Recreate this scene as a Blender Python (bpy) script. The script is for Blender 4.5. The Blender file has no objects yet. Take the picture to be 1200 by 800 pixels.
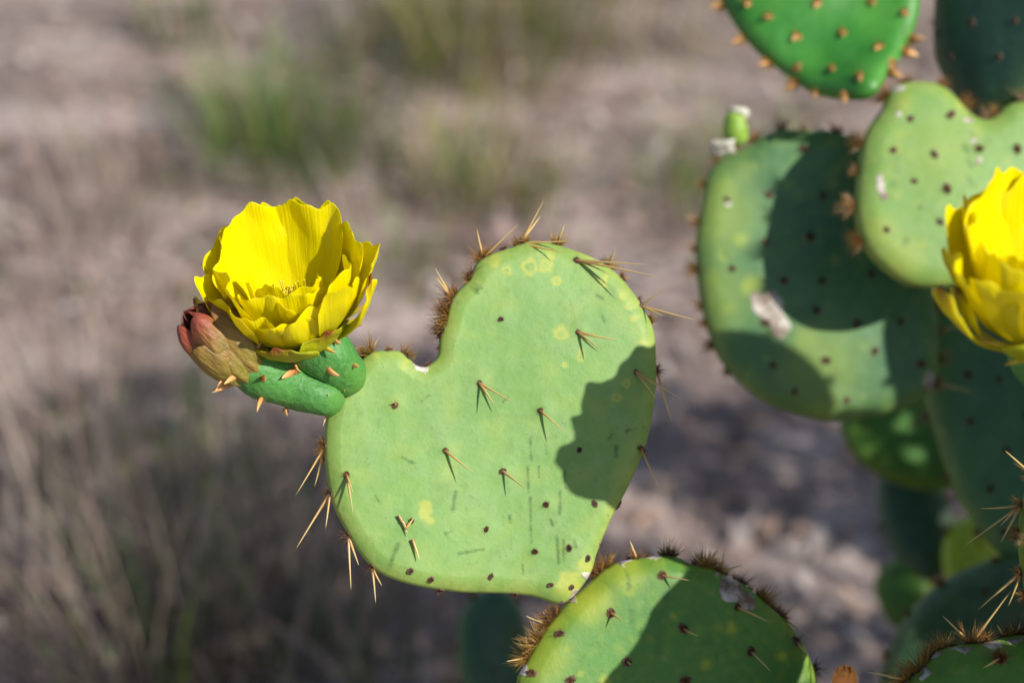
import bpy, math, random
import numpy as np
from mathutils import Vector, Matrix, Quaternion, noise
from mathutils.geometry import delaunay_2d_cdt

random.seed(7); np.random.seed(7)
scene = bpy.context.scene
COL = scene.collection
rad = math.radians

# ------------------------------------------------------------------ camera
PITCH = rad(30.0); CAM_H = 1.30; LENS = 85.0; F = 1200 * LENS / 36.0; FOCUS = 1.075
CAM = Vector((0, 0, CAM_H))
RIGHT = Vector((1, 0, 0)); FWD = Vector((0, math.cos(PITCH), -math.sin(PITCH))); UP = Vector((0, math.sin(PITCH), math.cos(PITCH)))
cd = bpy.data.cameras.new('camera'); cam = bpy.data.objects.new('camera', cd); COL.objects.link(cam)
cd.lens = LENS; cd.sensor_width = 36; cd.clip_start = 0.02; cd.clip_end = 500
cam.location = CAM; cam.rotation_euler = (math.pi / 2 - PITCH, 0, 0)
cd.dof.use_dof = True; cd.dof.focus_distance = FOCUS; cd.dof.aperture_fstop = 4.9
scene.camera = cam
# ------------------------------------------------------------------ light
SUN_EL = rad(39.5); SUN_AZ = rad(57)      # azimuth: from behind the camera round to its right
SUN = Vector((math.cos(SUN_EL) * math.sin(SUN_AZ), -math.cos(SUN_EL) * math.cos(SUN_AZ), math.sin(SUN_EL)))
world = bpy.data.worlds.new('World'); scene.world = world; world.use_nodes = True
wn = world.node_tree; bgn = wn.nodes['Background']
sky = wn.nodes.new('ShaderNodeTexSky'); sky.sky_type = 'NISHITA'; sky.sun_disc = False
sky.sun_elevation = SUN_EL; sky.sun_rotation = math.atan2(SUN.x, SUN.y)
wn.links.new(sky.outputs['Color'], bgn.inputs['Color']); bgn.inputs['Strength'].default_value = 0.08
sl = bpy.data.lights.new('sun', 'SUN'); sun = bpy.data.objects.new('sun', sl); COL.objects.link(sun)
sl.energy = 4.6; sl.angle = rad(0.53); sl.color = (1.0, 0.955, 0.875)
sun.rotation_euler = SUN.to_track_quat('Z', 'Y').to_euler(); sun.location = SUN * 5
scene.view_settings.view_transform = 'Standard'; scene.view_settings.look = 'None'
scene.view_settings.gamma = 1.0; scene.view_settings.exposure = 0.3; scene.view_settings.use_curve_mapping = False
scene.render.engine = 'CYCLES'; scene.cycles.use_denoising = True
scene.cycles.max_bounces = 8; scene.cycles.transmission_bounces = 6; scene.cycles.sample_clamp_indirect = 4.0

# ------------------------------------------------------------------ helpers
def ray(px, py): return FWD + RIGHT * ((px - 600) / F) + UP * ((400 - py) / F)
def P(px, py, d): return CAM + ray(px, py) * d
def G(px, py, z=0.0):
    r = ray(px, py); return CAM + r * ((z - CAM_H) / r.z)
def camdir(r, u, t): return (RIGHT * r + UP * u - FWD * t).normalized()
def link(o, parent=None):
    COL.objects.link(o)
    if parent is not None: o.parent = parent
    return o
def mesh(name, v, f, mat=None, smooth=True):
    m = bpy.data.meshes.new(name); m.from_pydata([tuple(p) for p in v], [], [tuple(q) for q in f])
    if smooth: m.polygons.foreach_set('use_smooth', [True] * len(m.polygons))
    if mat: m.materials.append(mat)
    m.update(); return m
def fattr(m, name, vals):
    a = m.attributes.new(name, 'FLOAT', 'POINT'); a.data.foreach_set('value', np.asarray(vals, dtype=np.float32))
def cattr(m, name, vals):
    a = m.attributes.new(name, 'FLOAT_COLOR', 'POINT'); a.data.foreach_set('color', np.asarray(vals, dtype=np.float32).ravel())
def thing(name, label, cat, loc, group=None):
    o = bpy.data.objects.new(name, None); o.empty_display_size = 0.05; link(o); o.location = loc
    o['label'] = label; o['category'] = cat
    if group: o['group'] = group
    return o
def tagk(o, kind): o['kind'] = kind; return o

# ------------------------------------------------------------------ materials
class NT:
    def __init__(s, name):
        s.m = bpy.data.materials.new(name); s.m.use_nodes = True; s.t = s.m.node_tree; s.t.nodes.clear()
        s.out = s.n('ShaderNodeOutputMaterial')
    def n(s, typ, ins=None, **kw):
        q = s.t.nodes.new(typ)
        for k, v in kw.items(): setattr(q, k, v)
        for k, v in (ins or {}).items(): s.set(q, k, v)
        return q
    def set(s, q, k, v):
        if hasattr(v, 'is_linked') or isinstance(v, bpy.types.NodeSocket): s.t.links.new(v, q.inputs[k])
        else: q.inputs[k].default_value = v
    def attr(s, name): return s.n('ShaderNodeAttribute', attribute_name=name)
    def noise(s, vec, scale, detail=3, rough=.55, dist=0):
        return s.n('ShaderNodeTexNoise', {'Vector': vec, 'Scale': scale, 'Detail': detail, 'Roughness': rough, 'Distortion': dist}).outputs['Fac']
    def ramp(s, fac, stops, interp='LINEAR'):
        q = s.n('ShaderNodeValToRGB', {'Fac': fac}); cr = q.color_ramp; cr.interpolation = interp
        while len(cr.elements) < len(stops): cr.elements.new(.5)
        for e, (p, c) in zip(cr.elements, stops):
            e.position = p; e.color = (c, c, c, 1) if not hasattr(c, '__len__') else (*c, 1)
        return q.outputs['Color']
    def mix(s, fac, a, b, mode='MIX'):
        q = s.n('ShaderNodeMix', data_type='RGBA', blend_type=mode)
        s.set(q, 0, fac)
        s.set(q, 6, a if not isinstance(a, tuple) else (*a, 1)); s.set(q, 7, b if not isinstance(b, tuple) else (*b, 1))
        return q.outputs[2]
    def math(s, op, a, b=0.0, c=False):
        q = s.n('ShaderNodeMath', operation=op, use_clamp=c); s.set(q, 0, a); s.set(q, 1, b); return q.outputs[0]
    def bump(s, h, strength, dist):
        return s.n('ShaderNodeBump', {'Height': h, 'Strength': strength, 'Distance': dist}).outputs['Normal']
    def bsdf(s, **kw):
        q = s.n('ShaderNodeBsdfPrincipled')
        for k, v in kw.items():
            k = k.replace('_', ' ')
            if isinstance(v, tuple) and len(v) == 3 and k != 'Subsurface Radius': v = (*v, 1)
            s.set(q, k, v)
        return q
    def done(s, sh): s.t.links.new(sh, s.out.inputs['Surface']); return s.m

def pad_material(name, base, light, yellow, rough=.42, sss=.06, wax=.35, wax_col=(.40, .50, .40)):
    t = NT(name); co = t.n('ShaderNodeTexCoord').outputs['Object']
    n1 = t.noise(co, 18, 3); n2 = t.noise(co, 90, 4, .6); n3 = t.noise(co, 600, 2, .6)
    c = t.mix(t.ramp(n1, [(.35, 0), (.68, 1)]), base, light)
    c = t.mix(t.math('MULTIPLY', t.ramp(n2, [(.45, 0), (.7, 1)]), wax), c, wax_col)                 # waxy bloom, rubbed
    edge = t.attr('edge').outputs['Fac']
    c = t.mix(t.math('MULTIPLY', edge, t.ramp(n2, [(.3, .1), (.7, .65)])), c, yellow)
    n5 = t.noise(co, 210, 4, .7); c = t.mix(t.ramp(n5, [(.54, 0), (.74, .4)]), c, tuple(x * .68 for x in base))
    c = t.mix(t.ramp(t.noise(co, 40, 5, .7), [(.56, 0), (.74, .45)]), c, tuple(x * .7 for x in base))
    # fine dark scuffs stretched along the pad
    mp = t.n('ShaderNodeMapping', {'Vector': co, 'Scale': (330, 60, 60), 'Rotation': (0, 0, .12)})
    sc = t.ramp(t.noise(mp.outputs[0], 1.0, 3, .6), [(.70, 0), (.76, .6)])
    c = t.mix(t.math('MULTIPLY', sc, t.ramp(n1, [(.45, 0), (.6, .8)])), c, tuple(x * .42 for x in base))
    # tiny pale and dark pits
    pit = t.n('ShaderNodeTexVoronoi', {'Vector': co, 'Scale': 330}, feature='F1').outputs['Distance']
    c = t.mix(t.math('MULTIPLY', t.ramp(pit, [(.10, 1), (.2, 0)]), t.ramp(n2, [(.48, 0), (.62, .55)])), c, tuple(x * .6 for x in base))
    c = t.mix(t.math('MULTIPLY', t.attr('yellow').outputs['Fac'], .9), c, yellow)
    c = t.mix(t.math('MULTIPLY', t.attr('scratch').outputs['Fac'], t.ramp(n3, [(.35, .6), (.6, 1)])), c, (.035, .105, .012))
    cork = t.mix(t.ramp(n2, [(.38, 0), (.62, 1)]), (.17, .10, .065), (.60, .55, .49))
    kf = t.attr('cork').outputs['Fac']
    kf = t.ramp(t.math('ADD', kf, t.math('MULTIPLY', t.math('SUBTRACT', n2, .5), .9)), [(.42, 0), (.55, 1)])
    c = t.mix(kf, c, cork)
    h = t.math('ADD', t.math('MULTIPLY', n2, .75), t.math('MULTIPLY', n3, .10))
    h = t.math('ADD', h, t.math('MULTIPLY', kf, .9))
    b = t.bsdf(Base_Color=c, Roughness=t.math('ADD', t.math('MULTIPLY', n2, .25), rough - .1), Normal=t.bump(h, .5, .0014),
               Subsurface_Weight=sss, Subsurface_Radius=(.004, .008, .002), Subsurface_Scale=1.0)
    return t.done(b.outputs[0])
MAT = {}
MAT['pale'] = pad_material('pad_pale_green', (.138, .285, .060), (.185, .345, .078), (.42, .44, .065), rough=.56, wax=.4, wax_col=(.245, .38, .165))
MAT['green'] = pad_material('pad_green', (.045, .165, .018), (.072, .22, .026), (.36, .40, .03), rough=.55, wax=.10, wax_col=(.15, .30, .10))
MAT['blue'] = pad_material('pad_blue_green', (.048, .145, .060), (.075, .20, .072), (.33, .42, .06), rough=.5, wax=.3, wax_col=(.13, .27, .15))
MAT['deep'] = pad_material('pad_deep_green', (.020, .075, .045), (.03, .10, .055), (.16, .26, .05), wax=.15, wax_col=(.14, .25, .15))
MAT['young'] = pad_material('pad_young', (.022, .165, .018), (.045, .24, .03), (.10, .32, .04), rough=.42, wax=.3, wax_col=(.07, .29, .07))
MAT['lime'] = pad_material('pad_lime', (.40, .55, .02), (.48, .60, .03), (.55, .58, .05), rough=.35, wax=.0)

t = NT('spine_straw'); gz = t.n('ShaderNodeSeparateXYZ', {0: t.n('ShaderNodeTexCoord').outputs['Generated']}).outputs['Z']
c = t.ramp(gz, [(0, (.20, .07, .02)), (.15, (.46, .24, .07)), (.5, (.70, .47, .16)), (1, (.80, .60, .26))])
oi = t.n('ShaderNodeObjectInfo').outputs['Random']
c = t.mix(t.math('MULTIPLY', oi, .45), c, (.55, .42, .22))
MAT['spine'] = t.done(t.bsdf(Base_Color=c, Roughness=.38, Subsurface_Weight=.1, Subsurface_Radius=(.002, .001, .0005)).outputs[0])
t = NT('spine_dark'); gz = t.n('ShaderNodeSeparateXYZ', {0: t.n('ShaderNodeTexCoord').outputs['Generated']}).outputs['Z']
MAT['spine_dark'] = t.done(t.bsdf(Base_Color=t.ramp(gz, [(0, (.05, .02, .01)), (1, (.20, .11, .05))]), Roughness=.5).outputs[0])
def tuft_mat(name, a, b):
    t = NT(name); f = t.attr('along').outputs['Fac']; r = t.attr('rnd').outputs['Fac']
    c = t.mix(f, a, b); c = t.mix(t.math('MULTIPLY', r, .6), c, tuple(x * .35 for x in a))
    return t.done(t.bsdf(Base_Color=c, Roughness=.45).outputs[0])
MAT['tuft'] = tuft_mat('glochids_brown', (.16, .065, .02), (.50, .26, .07))
MAT['tuft_gold'] = tuft_mat('glochids_gold', (.22, .10, .02), (.58, .36, .08))
MAT['tuft_dark'] = tuft_mat('glochids_dark', (.07, .03, .015), (.24, .11, .04))
t = NT('areole_wool'); co = t.n('ShaderNodeTexCoord').outputs['Object']; n1 = t.noise(co, 2.2, 4, .7)
MAT['areole'] = t.done(t.bsdf(Base_Color=t.mix(t.attr('rim').outputs['Fac'], t.ramp(n1, [(.35, (.035, .018, .012)), (.55, (.13, .065, .04)), (.72, (.34, .22, .14))]), t.ramp(n1, [(.35, (.16, .09, .05)), (.65, (.42, .31, .20))])), Roughness=.95, Normal=t.bump(n1, 1.0, .002)).outputs[0])
t = NT('areole_tan'); co = t.n('ShaderNodeTexCoord').outputs['Object']; n1 = t.noise(co, 2.5, 3)
MAT['areole_tan'] = t.done(t.bsdf(Base_Color=t.ramp(n1, [(.3, (.25, .10, .03)), (.65, (.55, .27, .09))]), Roughness=.7).outputs[0])

def petal_mat(name, main, deep, tip_green, transl):
    t = NT(name); uv = t.n('ShaderNodeUVMap').outputs[0]
    sx = t.n('ShaderNodeSeparateXYZ', {0: uv}); u, v = sx.outputs[0], sx.outputs[1]
    mp = t.n('ShaderNodeMapping', {'Vector': uv, 'Scale': (44, 2.2, 1)})
    vein = t.noise(mp.outputs[0], 1.0, 3, .6)
    co = t.n('ShaderNodeTexCoord').outputs['Object']; n2 = t.noise(co, 120, 3)
    c = t.mix(t.ramp(vein, [(.35, 0), (.7, 1)]), main, deep)
    c = t.mix(t.math('MULTIPLY', n2, .25), c, deep)
    c = t.mix(t.attr('tint').outputs['Fac'], c, t.mix(t.ramp(n2, [(.35, 0), (.65, 1)]), (.55, .58, .015), tip_green))
    c = t.mix(t.attr('red').outputs['Fac'], c, t.mix(n2, (.30, .05, .02), (.42, .10, .03)))
    h = t.math('ADD', vein, t.math('MULTIPLY', n2, .5))
    nb = t.bump(h, .45, .0012)
    p = t.bsdf(Base_Color=c, Roughness=.27, Normal=nb, Specular_IOR_Level=.6)
    tr = t.n('ShaderNodeBsdfTranslucent', {'Color': c, 'Normal': nb})
    mx = t.n('ShaderNodeMixShader', {0: transl, 1: p.outputs[0], 2: tr.outputs[0]})
    return t.done(mx.outputs[0])
MAT['petal'] = petal_mat('petal_yellow', (.97, .90, .002), (.96, .84, .001), (.50, .50, .01), .44)
MAT['stamen'] = petal_mat('stamen_yellow', (.92, .70, .02), (.95, .80, .16), (.8, .6, .05), .25)

def bud_mat():
    t = NT('bud_petal'); co = t.n('ShaderNodeTexCoord').outputs['Object']; n2 = t.noise(co, 160, 3); n1 = t.noise(co, 60, 2)
    c = t.mix(t.ramp(n1, [(.35, 0), (.65, 1)]), (.20, .16, .022), (.30, .17, .03))
    c = t.mix(t.attr('red').outputs['Fac'], c, t.mix(n2, (.24, .035, .022), (.36, .09, .045)))
    c = t.mix(t.attr('tint').outputs['Fac'], c, (.20, .22, .03))
    n6 = t.noise(t.n('ShaderNodeMapping', {'Vector': co, 'Scale': (420, 420, 70)}).outputs[0], 1, 3); c = t.mix(t.ramp(n6, [(.5, 0), (.7, .5)]), c, (.10, .05, .015))
    return t.done(t.bsdf(Base_Color=c, Roughness=.55, Normal=t.bump(t.math('ADD', n2, n6), .8, .0015), Subsurface_Weight=.08, Subsurface_Radius=(.004, .002, .001)).outputs[0])
MAT['bud'] = bud_mat()
t = NT('ovary_green'); co = t.n('ShaderNodeTexCoord').outputs['Object']; n1 = t.noise(co, 60, 3); n2 = t.noise(co, 400, 3)
c = t.mix(t.ramp(n1, [(.35, 0), (.7, 1)]), (.042, .19, .028), (.075, .25, .04))
c = t.mix(t.math('MULTIPLY', t.ramp(n2, [(.42, 0), (.7, 1)]), .4), c, (.13, .34, .11))
c = t.mix(t.ramp(t.noise(co, 25, 2), [(.5, 0), (.75, .5)]), c, (.14, .30, .04))
MAT['ovary'] = t.done(t.bsdf(Base_Color=c, Roughness=.55, Normal=t.bump(t.math('ADD', n2, t.math('MULTIPLY', n1, 2.0)), .5, .0014), Subsurface_Weight=.08, Subsurface_Radius=(.003, .008, .003)).outputs[0])
t = NT('bract'); along = t.attr('along').outputs['Fac']
MAT['bract'] = t.done(t.bsdf(Base_Color=t.ramp(along, [(0, (.40, .13, .035)), (.5, (.66, .34, .11)), (1, (.70, .44, .19))]), Roughness=.5, Subsurface_Weight=.1, Subsurface_Radius=(.003, .002, .001)).outputs[0])
MAT['bract_green'] = None
t = NT('bract_yellow'); along = t.attr('along').outputs['Fac']
MAT['bract_green'] = t.done(t.bsdf(Base_Color=t.ramp(along, [(0, (.20, .30, .03)), (.55, (.55, .46, .03)), (1, (.60, .26, .04))]), Roughness=.45).outputs[0])

# ------------------------------------------------------------------ shared small meshes
def make_spine(bend, seed):
    r = random.Random(seed); n = 7; k = 6; v = []; f = []
    for i in range(n + 1):
        s = i / n; rr = (1 - s * .9) ** .85 if i < n else 0.02
        for j in range(k):
            a = 2 * math.pi * j / k
            v.append((rr * math.cos(a) * (1.25 if j % 3 else .8) + bend * 26 * s * s, rr * math.sin(a), s))
    for i in range(n):
        for j in range(k):
            f.append((i * k + j, i * k + (j + 1) % k, (i + 1) * k + (j + 1) % k, (i + 1) * k + j))
    return mesh('spine', v, f, MAT['spine'])
SPINES = [make_spine(b, i) for i, b in enumerate((0.0, .04, -.05, .09, -.02))]
SPINES_D = []
for m in SPINES:
    q = m.copy(); q.materials[0] = MAT['spine_dark']; SPINES_D.append(q)

def make_tuft(seed, n, mat, spread=1.0):
    r = random.Random(seed); v = []; f = []; al = []; rn = []
    for _ in range(n):
        a = r.uniform(0, 2 * math.pi); th = (r.random() ** .6) * 1.15 * spread
        L = (.25 + .85 * r.random() ** 1.6) * (1.15 - .25 * th); d = Vector((math.sin(th) * math.cos(a), math.sin(th) * math.sin(a), math.cos(th)))
        o = Vector((math.cos(a), math.sin(a), 0)) * r.uniform(0, .22)
        x = d.orthogonal().normalized(); y = d.cross(x); w = r.uniform(.008, .019); q = r.random(); b = len(v)
        mid = o + d * L * .55 + Vector((r.uniform(-.04, .04), r.uniform(-.04, .04), 0))
        for (c, ww, aa) in ((o, w, 0), (mid, w * .8, .6)):
            for j in range(3):
                an = j * 2.094
                v.append(c + (x * math.cos(an) + y * math.sin(an)) * ww); al.append(aa); rn.append(q)
        v.append(o + d * L); al.append(1); rn.append(q)
        for j in range(3):
            k = (j + 1) % 3
            f.append((b + j, b + k, b + 3 + k, b + 3 + j)); f.append((b + 3 + j, b + 3 + k, b + 6))
    m = mesh('glochid_tuft', v, f, mat, smooth=False); fattr(m, 'along', al); fattr(m, 'rnd', rn); return m
TUFTS = {k: [make_tuft(10 * i + s, n, MAT[k]) for s in range(3)] for i, (k, n) in enumerate((('tuft', 120), ('tuft_gold', 130), ('tuft_dark', 90)))}
FUZZ = [make_tuft(90 + s, 26, MAT['tuft_dark'], 1.3) for s in range(3)]

def make_areole(seed, mat):
    r = random.Random(seed); v = [(0, 0, .30)]; f = []; K = 14; R = 6; rim_ = [0]
    for i in range(1, R + 1):
        s = i / R
        for j in range(K):
            a = 2 * math.pi * j / K; rr = s * (1 + .18 * math.sin(2 * a + seed) + r.uniform(-.12, .12))
            v.append((rr * math.cos(a), rr * math.sin(a) * 1.2, .42 * math.sqrt(max(0, 1 - s ** 4)) - .12 * (1 - s) + r.uniform(-.13, .13) - (.3 if i == R else 0))); rim_.append(max(0, (s - .55) / .45))
    for j in range(K): f.append((0, 1 + j, 1 + (j + 1) % K))
    for i in range(R - 1):
        for j in range(K):
            a = 1 + i * K + j; b = 1 + i * K + (j + 1) % K; f.append((a, a + K, b + K, b))
    m = mesh('areole', v, f, mat); fattr(m, 'rim', rim_); return m
AREOLES = [make_areole(s, MAT['areole']) for s in range(4)]
AREOLES_T = [make_areole(s + 9, MAT['areole_tan']) for s in range(3)]

def make_bract(seed, curl, mat):
    v = []; f = []; al = []; n = 7; k = 8
    for i in range(n + 1):
        s = i / n; w = .26 * (1 - s) ** .6 * (1 + .5 * math.sin(s * 3)) + .012; th = curl * s
        c = Vector((math.sin(th) * s * .75, 0, s * math.cos(th * .6)))
        for j in range(k):
            a = 2 * math.pi * j / k
            v.append((c.x + w * .6 * math.cos(a), c.y + w * math.sin(a), c.z)); al.append(s)
    for i in range(n):
        for j in range(k): f.append((i * k + j, i * k + (j + 1) % k, (i + 1) * k + (j + 1) % k, (i + 1) * k + j))
    f.append(tuple(range(n * k, n * k + k)))
    m = mesh('bract', v, f, mat); fattr(m, 'along', al); return m
BRACTS = [make_bract(i, c, MAT['bract']) for i, c in enumerate((.5, 1.1, .2, 1.5))]
BRACTS_G = [make_bract(i, c, MAT['bract_green']) for i, c in enumerate((.4, .8))]

def put(name, data, parent, pos_w, z_w, scale, twist=None):
    """place a shared mesh: local Z along z_w at world point pos_w, as child of parent (parent's world matrix in MW)"""
    o = bpy.data.objects.new(name, data); link(o, parent)
    q = Vector(z_w).to_track_quat('Z', 'Y')
    if twist is None: twist = random.uniform(0, 6.28)
    q = q @ Quaternion((0, 0, 1), twist)
    sc = Vector(scale) if hasattr(scale, '__len__') else Vector((scale,) * 3)
    Mw = Matrix.LocRotScale(pos_w, q, sc)
    L = MW[parent.name].inverted() @ Mw
    o.rotation_mode = 'QUATERNION'; o.location, o.rotation_quaternion, o.scale = L.decompose()
    return o
MW = {}
def put_spine(parent, base, tip, r=.00070, dark=False):
    d = Vector(tip) - Vector(base); L = d.length
    return put('spine', random.choice(SPINES_D if dark else SPINES), parent, Vector(base) - d * .02, d, (r, r, L))

# ------------------------------------------------------------------ pads
def catmull(pts, step):
    pts = [np.array(p, float) for p in pts]; n = len(pts); out = []
    for i in range(n):
        p0, p1, p2, p3 = pts[i - 1], pts[i], pts[(i + 1) % n], pts[(i + 2) % n]
        k = max(2, int(np.linalg.norm(p2 - p1) / step))
        for j in range(k):
            s = j / k
            out.append(.5 * ((2 * p1) + (-p0 + p2) * s + (2 * p0 - 5 * p1 + 4 * p2 - p3) * s * s + (-p0 + 3 * p1 - 3 * p2 + p3) * s ** 3))
    return np.array(out)
def seg_dist(p, poly):
    a = poly; b = np.roll(poly, -1, 0); ab = b - a; l2 = (ab ** 2).sum(1) + 1e-12
    res = np.empty(len(p))
    for i in range(0, len(p), 4000):
        q = p[i:i + 4000, None, :] - a[None]
        s = np.clip((q * ab).sum(2) / l2, 0, 1); d = q - s[..., None] * ab
        res[i:i + 4000] = np.sqrt((d ** 2).sum(2).min(1))
    return res
def inside(p, poly):
    x, y = p[:, 0], p[:, 1]; r = np.zeros(len(p), bool); n = len(poly); j = n - 1
    for i in range(n):
        xi, yi = poly[i]; xj, yj = poly[j]
        c = ((yi > y) != (yj > y)) & (x < (xj - xi) * (y - yi) / (yj - yi + 1e-15) + xi); r ^= c; j = i
    return r

class Pad:
    """A flattened cactus joint. outline: 2-D points in metres in the pad's own plane (x, y), z its normal."""
    def __init__(s, plant, origin, M3, outline, T, mat, spacing, marks=None, wave=.0015, label=None, edge_w=.013, seed=0, name='pad', bumps=()):
        s.o0 = Vector(origin); s.M3 = M3; s.out = outline; s.T = T; s.w = edge_w; s.wave = wave; s.seed = seed
        s.mw = Matrix.Translation(s.o0) @ M3.to_4x4(); s.n = M3 @ Vector((0, 0, 1))
        s.bumps = [s.uv_px(*b) for b in bumps]
        poly = outline
        lo, hi = poly.min(0), poly.max(0)
        gx, gy = np.meshgrid(np.arange(lo[0], hi[0], spacing), np.arange(lo[1], hi[1], spacing * .87))
        gx = gx + (np.arange(gx.shape[0]) % 2)[:, None] * spacing * .5
        pts = np.c_[gx.ravel(), gy.ravel()]; pts = pts[inside(pts, poly)]; d = seg_dist(pts, poly); pts = pts[d > spacing * 1.1 + .0]
        tan = np.roll(poly, -1, 0) - np.roll(poly, 1, 0); nr = np.c_[-tan[:, 1], tan[:, 0]]; nr /= np.linalg.norm(nr, axis=1)[:, None] + 1e-12
        if not inside(poly[:1] + nr[:1] * 1e-4, poly)[0]: nr = -nr
        rings = []
        for q in (.0004, .0014, .0032, .0058):
            if q > spacing * 1.6: break
            r_ = poly + nr * q; ok = inside(r_, poly); dd = seg_dist(r_, poly); rings.append(r_[ok & (dd > q * .93)])
        if rings:
            far = seg_dist(pts, poly) > max(.0062 if spacing < .004 else 0, spacing * 1.1); inner = pts[far | (seg_dist(pts, poly) > .0066)]
            pts = np.vstack([inner] + rings)
        n = len(poly)
        allp = np.vstack([poly, pts]); s.all = allp
        r = delaunay_2d_cdt([Vector(p) for p in allp], [(i, (i + 1) % n) for i in range(n)], [], 1, 1e-7)
        vs = np.array([tuple(v) for v in r[0]]); fs = r[2]
        d = seg_dist(vs, poly); s.dmax = d.max(); on = d < 1e-6
        h = s.height(d); lw = s.lowf(vs)
        front = np.c_[vs, np.where(on, 0, h) + lw]; back = np.c_[vs, -np.where(on, 0, h) * .9 + lw]
        bi = np.full(len(vs), -1); k = len(vs)
        for i in range(len(vs)):
            if on[i]: bi[i] = i
            else: bi[i] = k; k += 1
        V = np.vstack([front, back[~on]])
        faces = []
        for f in fs:
            a = vs[list(f)]; ar = (a[1, 0] - a[0, 0]) * (a[2, 1] - a[0, 1]) - (a[2, 0] - a[0, 0]) * (a[1, 1] - a[0, 1])
            f = tuple(f) if ar > 0 else tuple(reversed(f))
            faces.append(f); faces.append(tuple(int(bi[q]) for q in reversed(f)))
        m = mesh(name, V, faces, mat)
        dd = np.concatenate([d, d[~on]]); fattr(m, 'edge', np.exp(-dd / .006))
        y = np.zeros(len(vs)); sc = np.zeros(len(vs)); ck = np.zeros(len(vs))
        if marks: y, sc, ck = marks(s, vs, d)
        z0 = np.zeros((~on).sum())
        fattr(m, 'yellow', np.r_[y, z0]); fattr(m, 'scratch', np.r_[sc, z0]); fattr(m, 'cork', np.r_[ck, ck[~on] * 0])
        s.obj = bpy.data.objects.new(name, m); link(s.obj, plant)
        s.obj.location = s.o0 - plant.location; s.obj.rotation_euler = M3.to_euler()
        MW[s.obj.name] = s.mw
        if label: s.obj['label'] = label
        s.n = M3 @ Vector((0, 0, 1))
    def lowf(s, vs):
        z = np.array([noise.noise(Vector((p[0] * 14 + s.seed * 3.1, p[1] * 14, s.seed))) for p in vs]) * s.wave * 2.2
        for b in s.bumps: z = z + .00045 * np.exp(-((vs[:, 0] - b[0]) ** 2 + (vs[:, 1] - b[1]) ** 2) / .0045 ** 2)
        return z
    def height(s, d):
        e = np.clip(d / s.w, 0, 1); return s.T * (.78 * np.sqrt(np.clip(1 - (1 - e) ** 2.2, 0, 1)) + .22 * np.clip(d / max(s.dmax if hasattr(s, 'dmax') else .05, 1e-6), 0, 1) ** .8)
    def uv_px(s, px, py):
        """pixel -> local 2-D on the pad's mid plane"""
        r = ray(px, py); k = (s.o0 - CAM).dot(s.n) / r.dot(s.n); w = CAM + r * k - s.o0
        l = s.M3.transposed() @ w; return np.array([l.x, l.y])
    def surf(s, uv, side=1):
        uv = np.array(uv, float)[None]
        ins = inside(uv, s.out)[0]; d = seg_dist(uv, s.out) if ins else np.zeros(1)
        z = (s.height(d)[0] * (1 if side > 0 else -.9)) + s.lowf(uv)[0]
        e = 2e-4; g = []
        for dx in ((e, 0), (0, e)):
            q = uv + np.array(dx); dq = seg_dist(q, s.out) if inside(q, s.out)[0] else np.zeros(1)
            g.append((s.height(dq)[0] - s.height(d)[0]) / e)
        nl = Vector((-g[0], -g[1], 1.0)).normalized()
        if not ins or d[0] < .0015:
            # rim: outward normal in the plane
            i = ((s.out - uv) ** 2).sum(1).argmin(); tn = s.out[(i + 1) % len(s.out)] - s.out[i - 1]; nn = np.array([tn[1], -tn[0]]); nn /= np.linalg.norm(nn) + 1e-9
            if inside(s.out[i:i + 1] + nn[None] * 1e-3, s.out)[0]: nn = -nn
            nl = Vector((nn[0], nn[1], .35)).normalized()
        return s.mw @ Vector((uv[0, 0], uv[0, 1], z)), (s.M3 @ nl)
    def at_px(s, px, py, iters=3):
        """surface point that shows at this pixel (front side)"""
        uv = s.uv_px(px, py)
        for _ in range(iters):
            p, n = s.surf(uv); r = ray(px, py); k = (p - CAM).dot(FWD)
            err = P(px, py, k) - p; l = s.M3.transposed() @ err; uv = uv + np.array([l.x, l.y]) * .8
        return s.surf(uv)
    def areole(s, pos, n, r=.0016, mats=AREOLES): return put('areole', random.choice(mats), s.obj, Vector(pos) - Vector(n) * r * .15, n, (r, r, r))
    def tuft(s, pos, n, L, kind='tuft'):
        o = put('glochid_tuft', random.choice(TUFTS[kind] if kind != 'fuzz' else FUZZ), s.obj, pos, n, L); return o

def px_pad(plant, pts, anchor, depth, tilt, T, mat, spacing, **kw):
    """a pad whose outline is given in photo pixels, on a plane through the anchor pixel at that depth, tilted (right, up)"""
    n = (-FWD + RIGHT * tilt[0] + UP * tilt[1]).normalized()
    x = (RIGHT - n * RIGHT.dot(n)).normalized(); y = n.cross(x)
    M3 = Matrix((x, y, n)).transposed(); o0 = P(anchor[0], anchor[1], depth)
    loc = []
    for (a, b) in catmull(pts, 6):
        r = ray(a, b); k = (o0 - CAM).dot(n) / r.dot(n); l = M3.transposed() @ (CAM + r * k - o0); loc.append((l.x, l.y))
    return Pad(plant, o0, M3, np.array(loc), T, mat, spacing, **kw)

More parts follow.
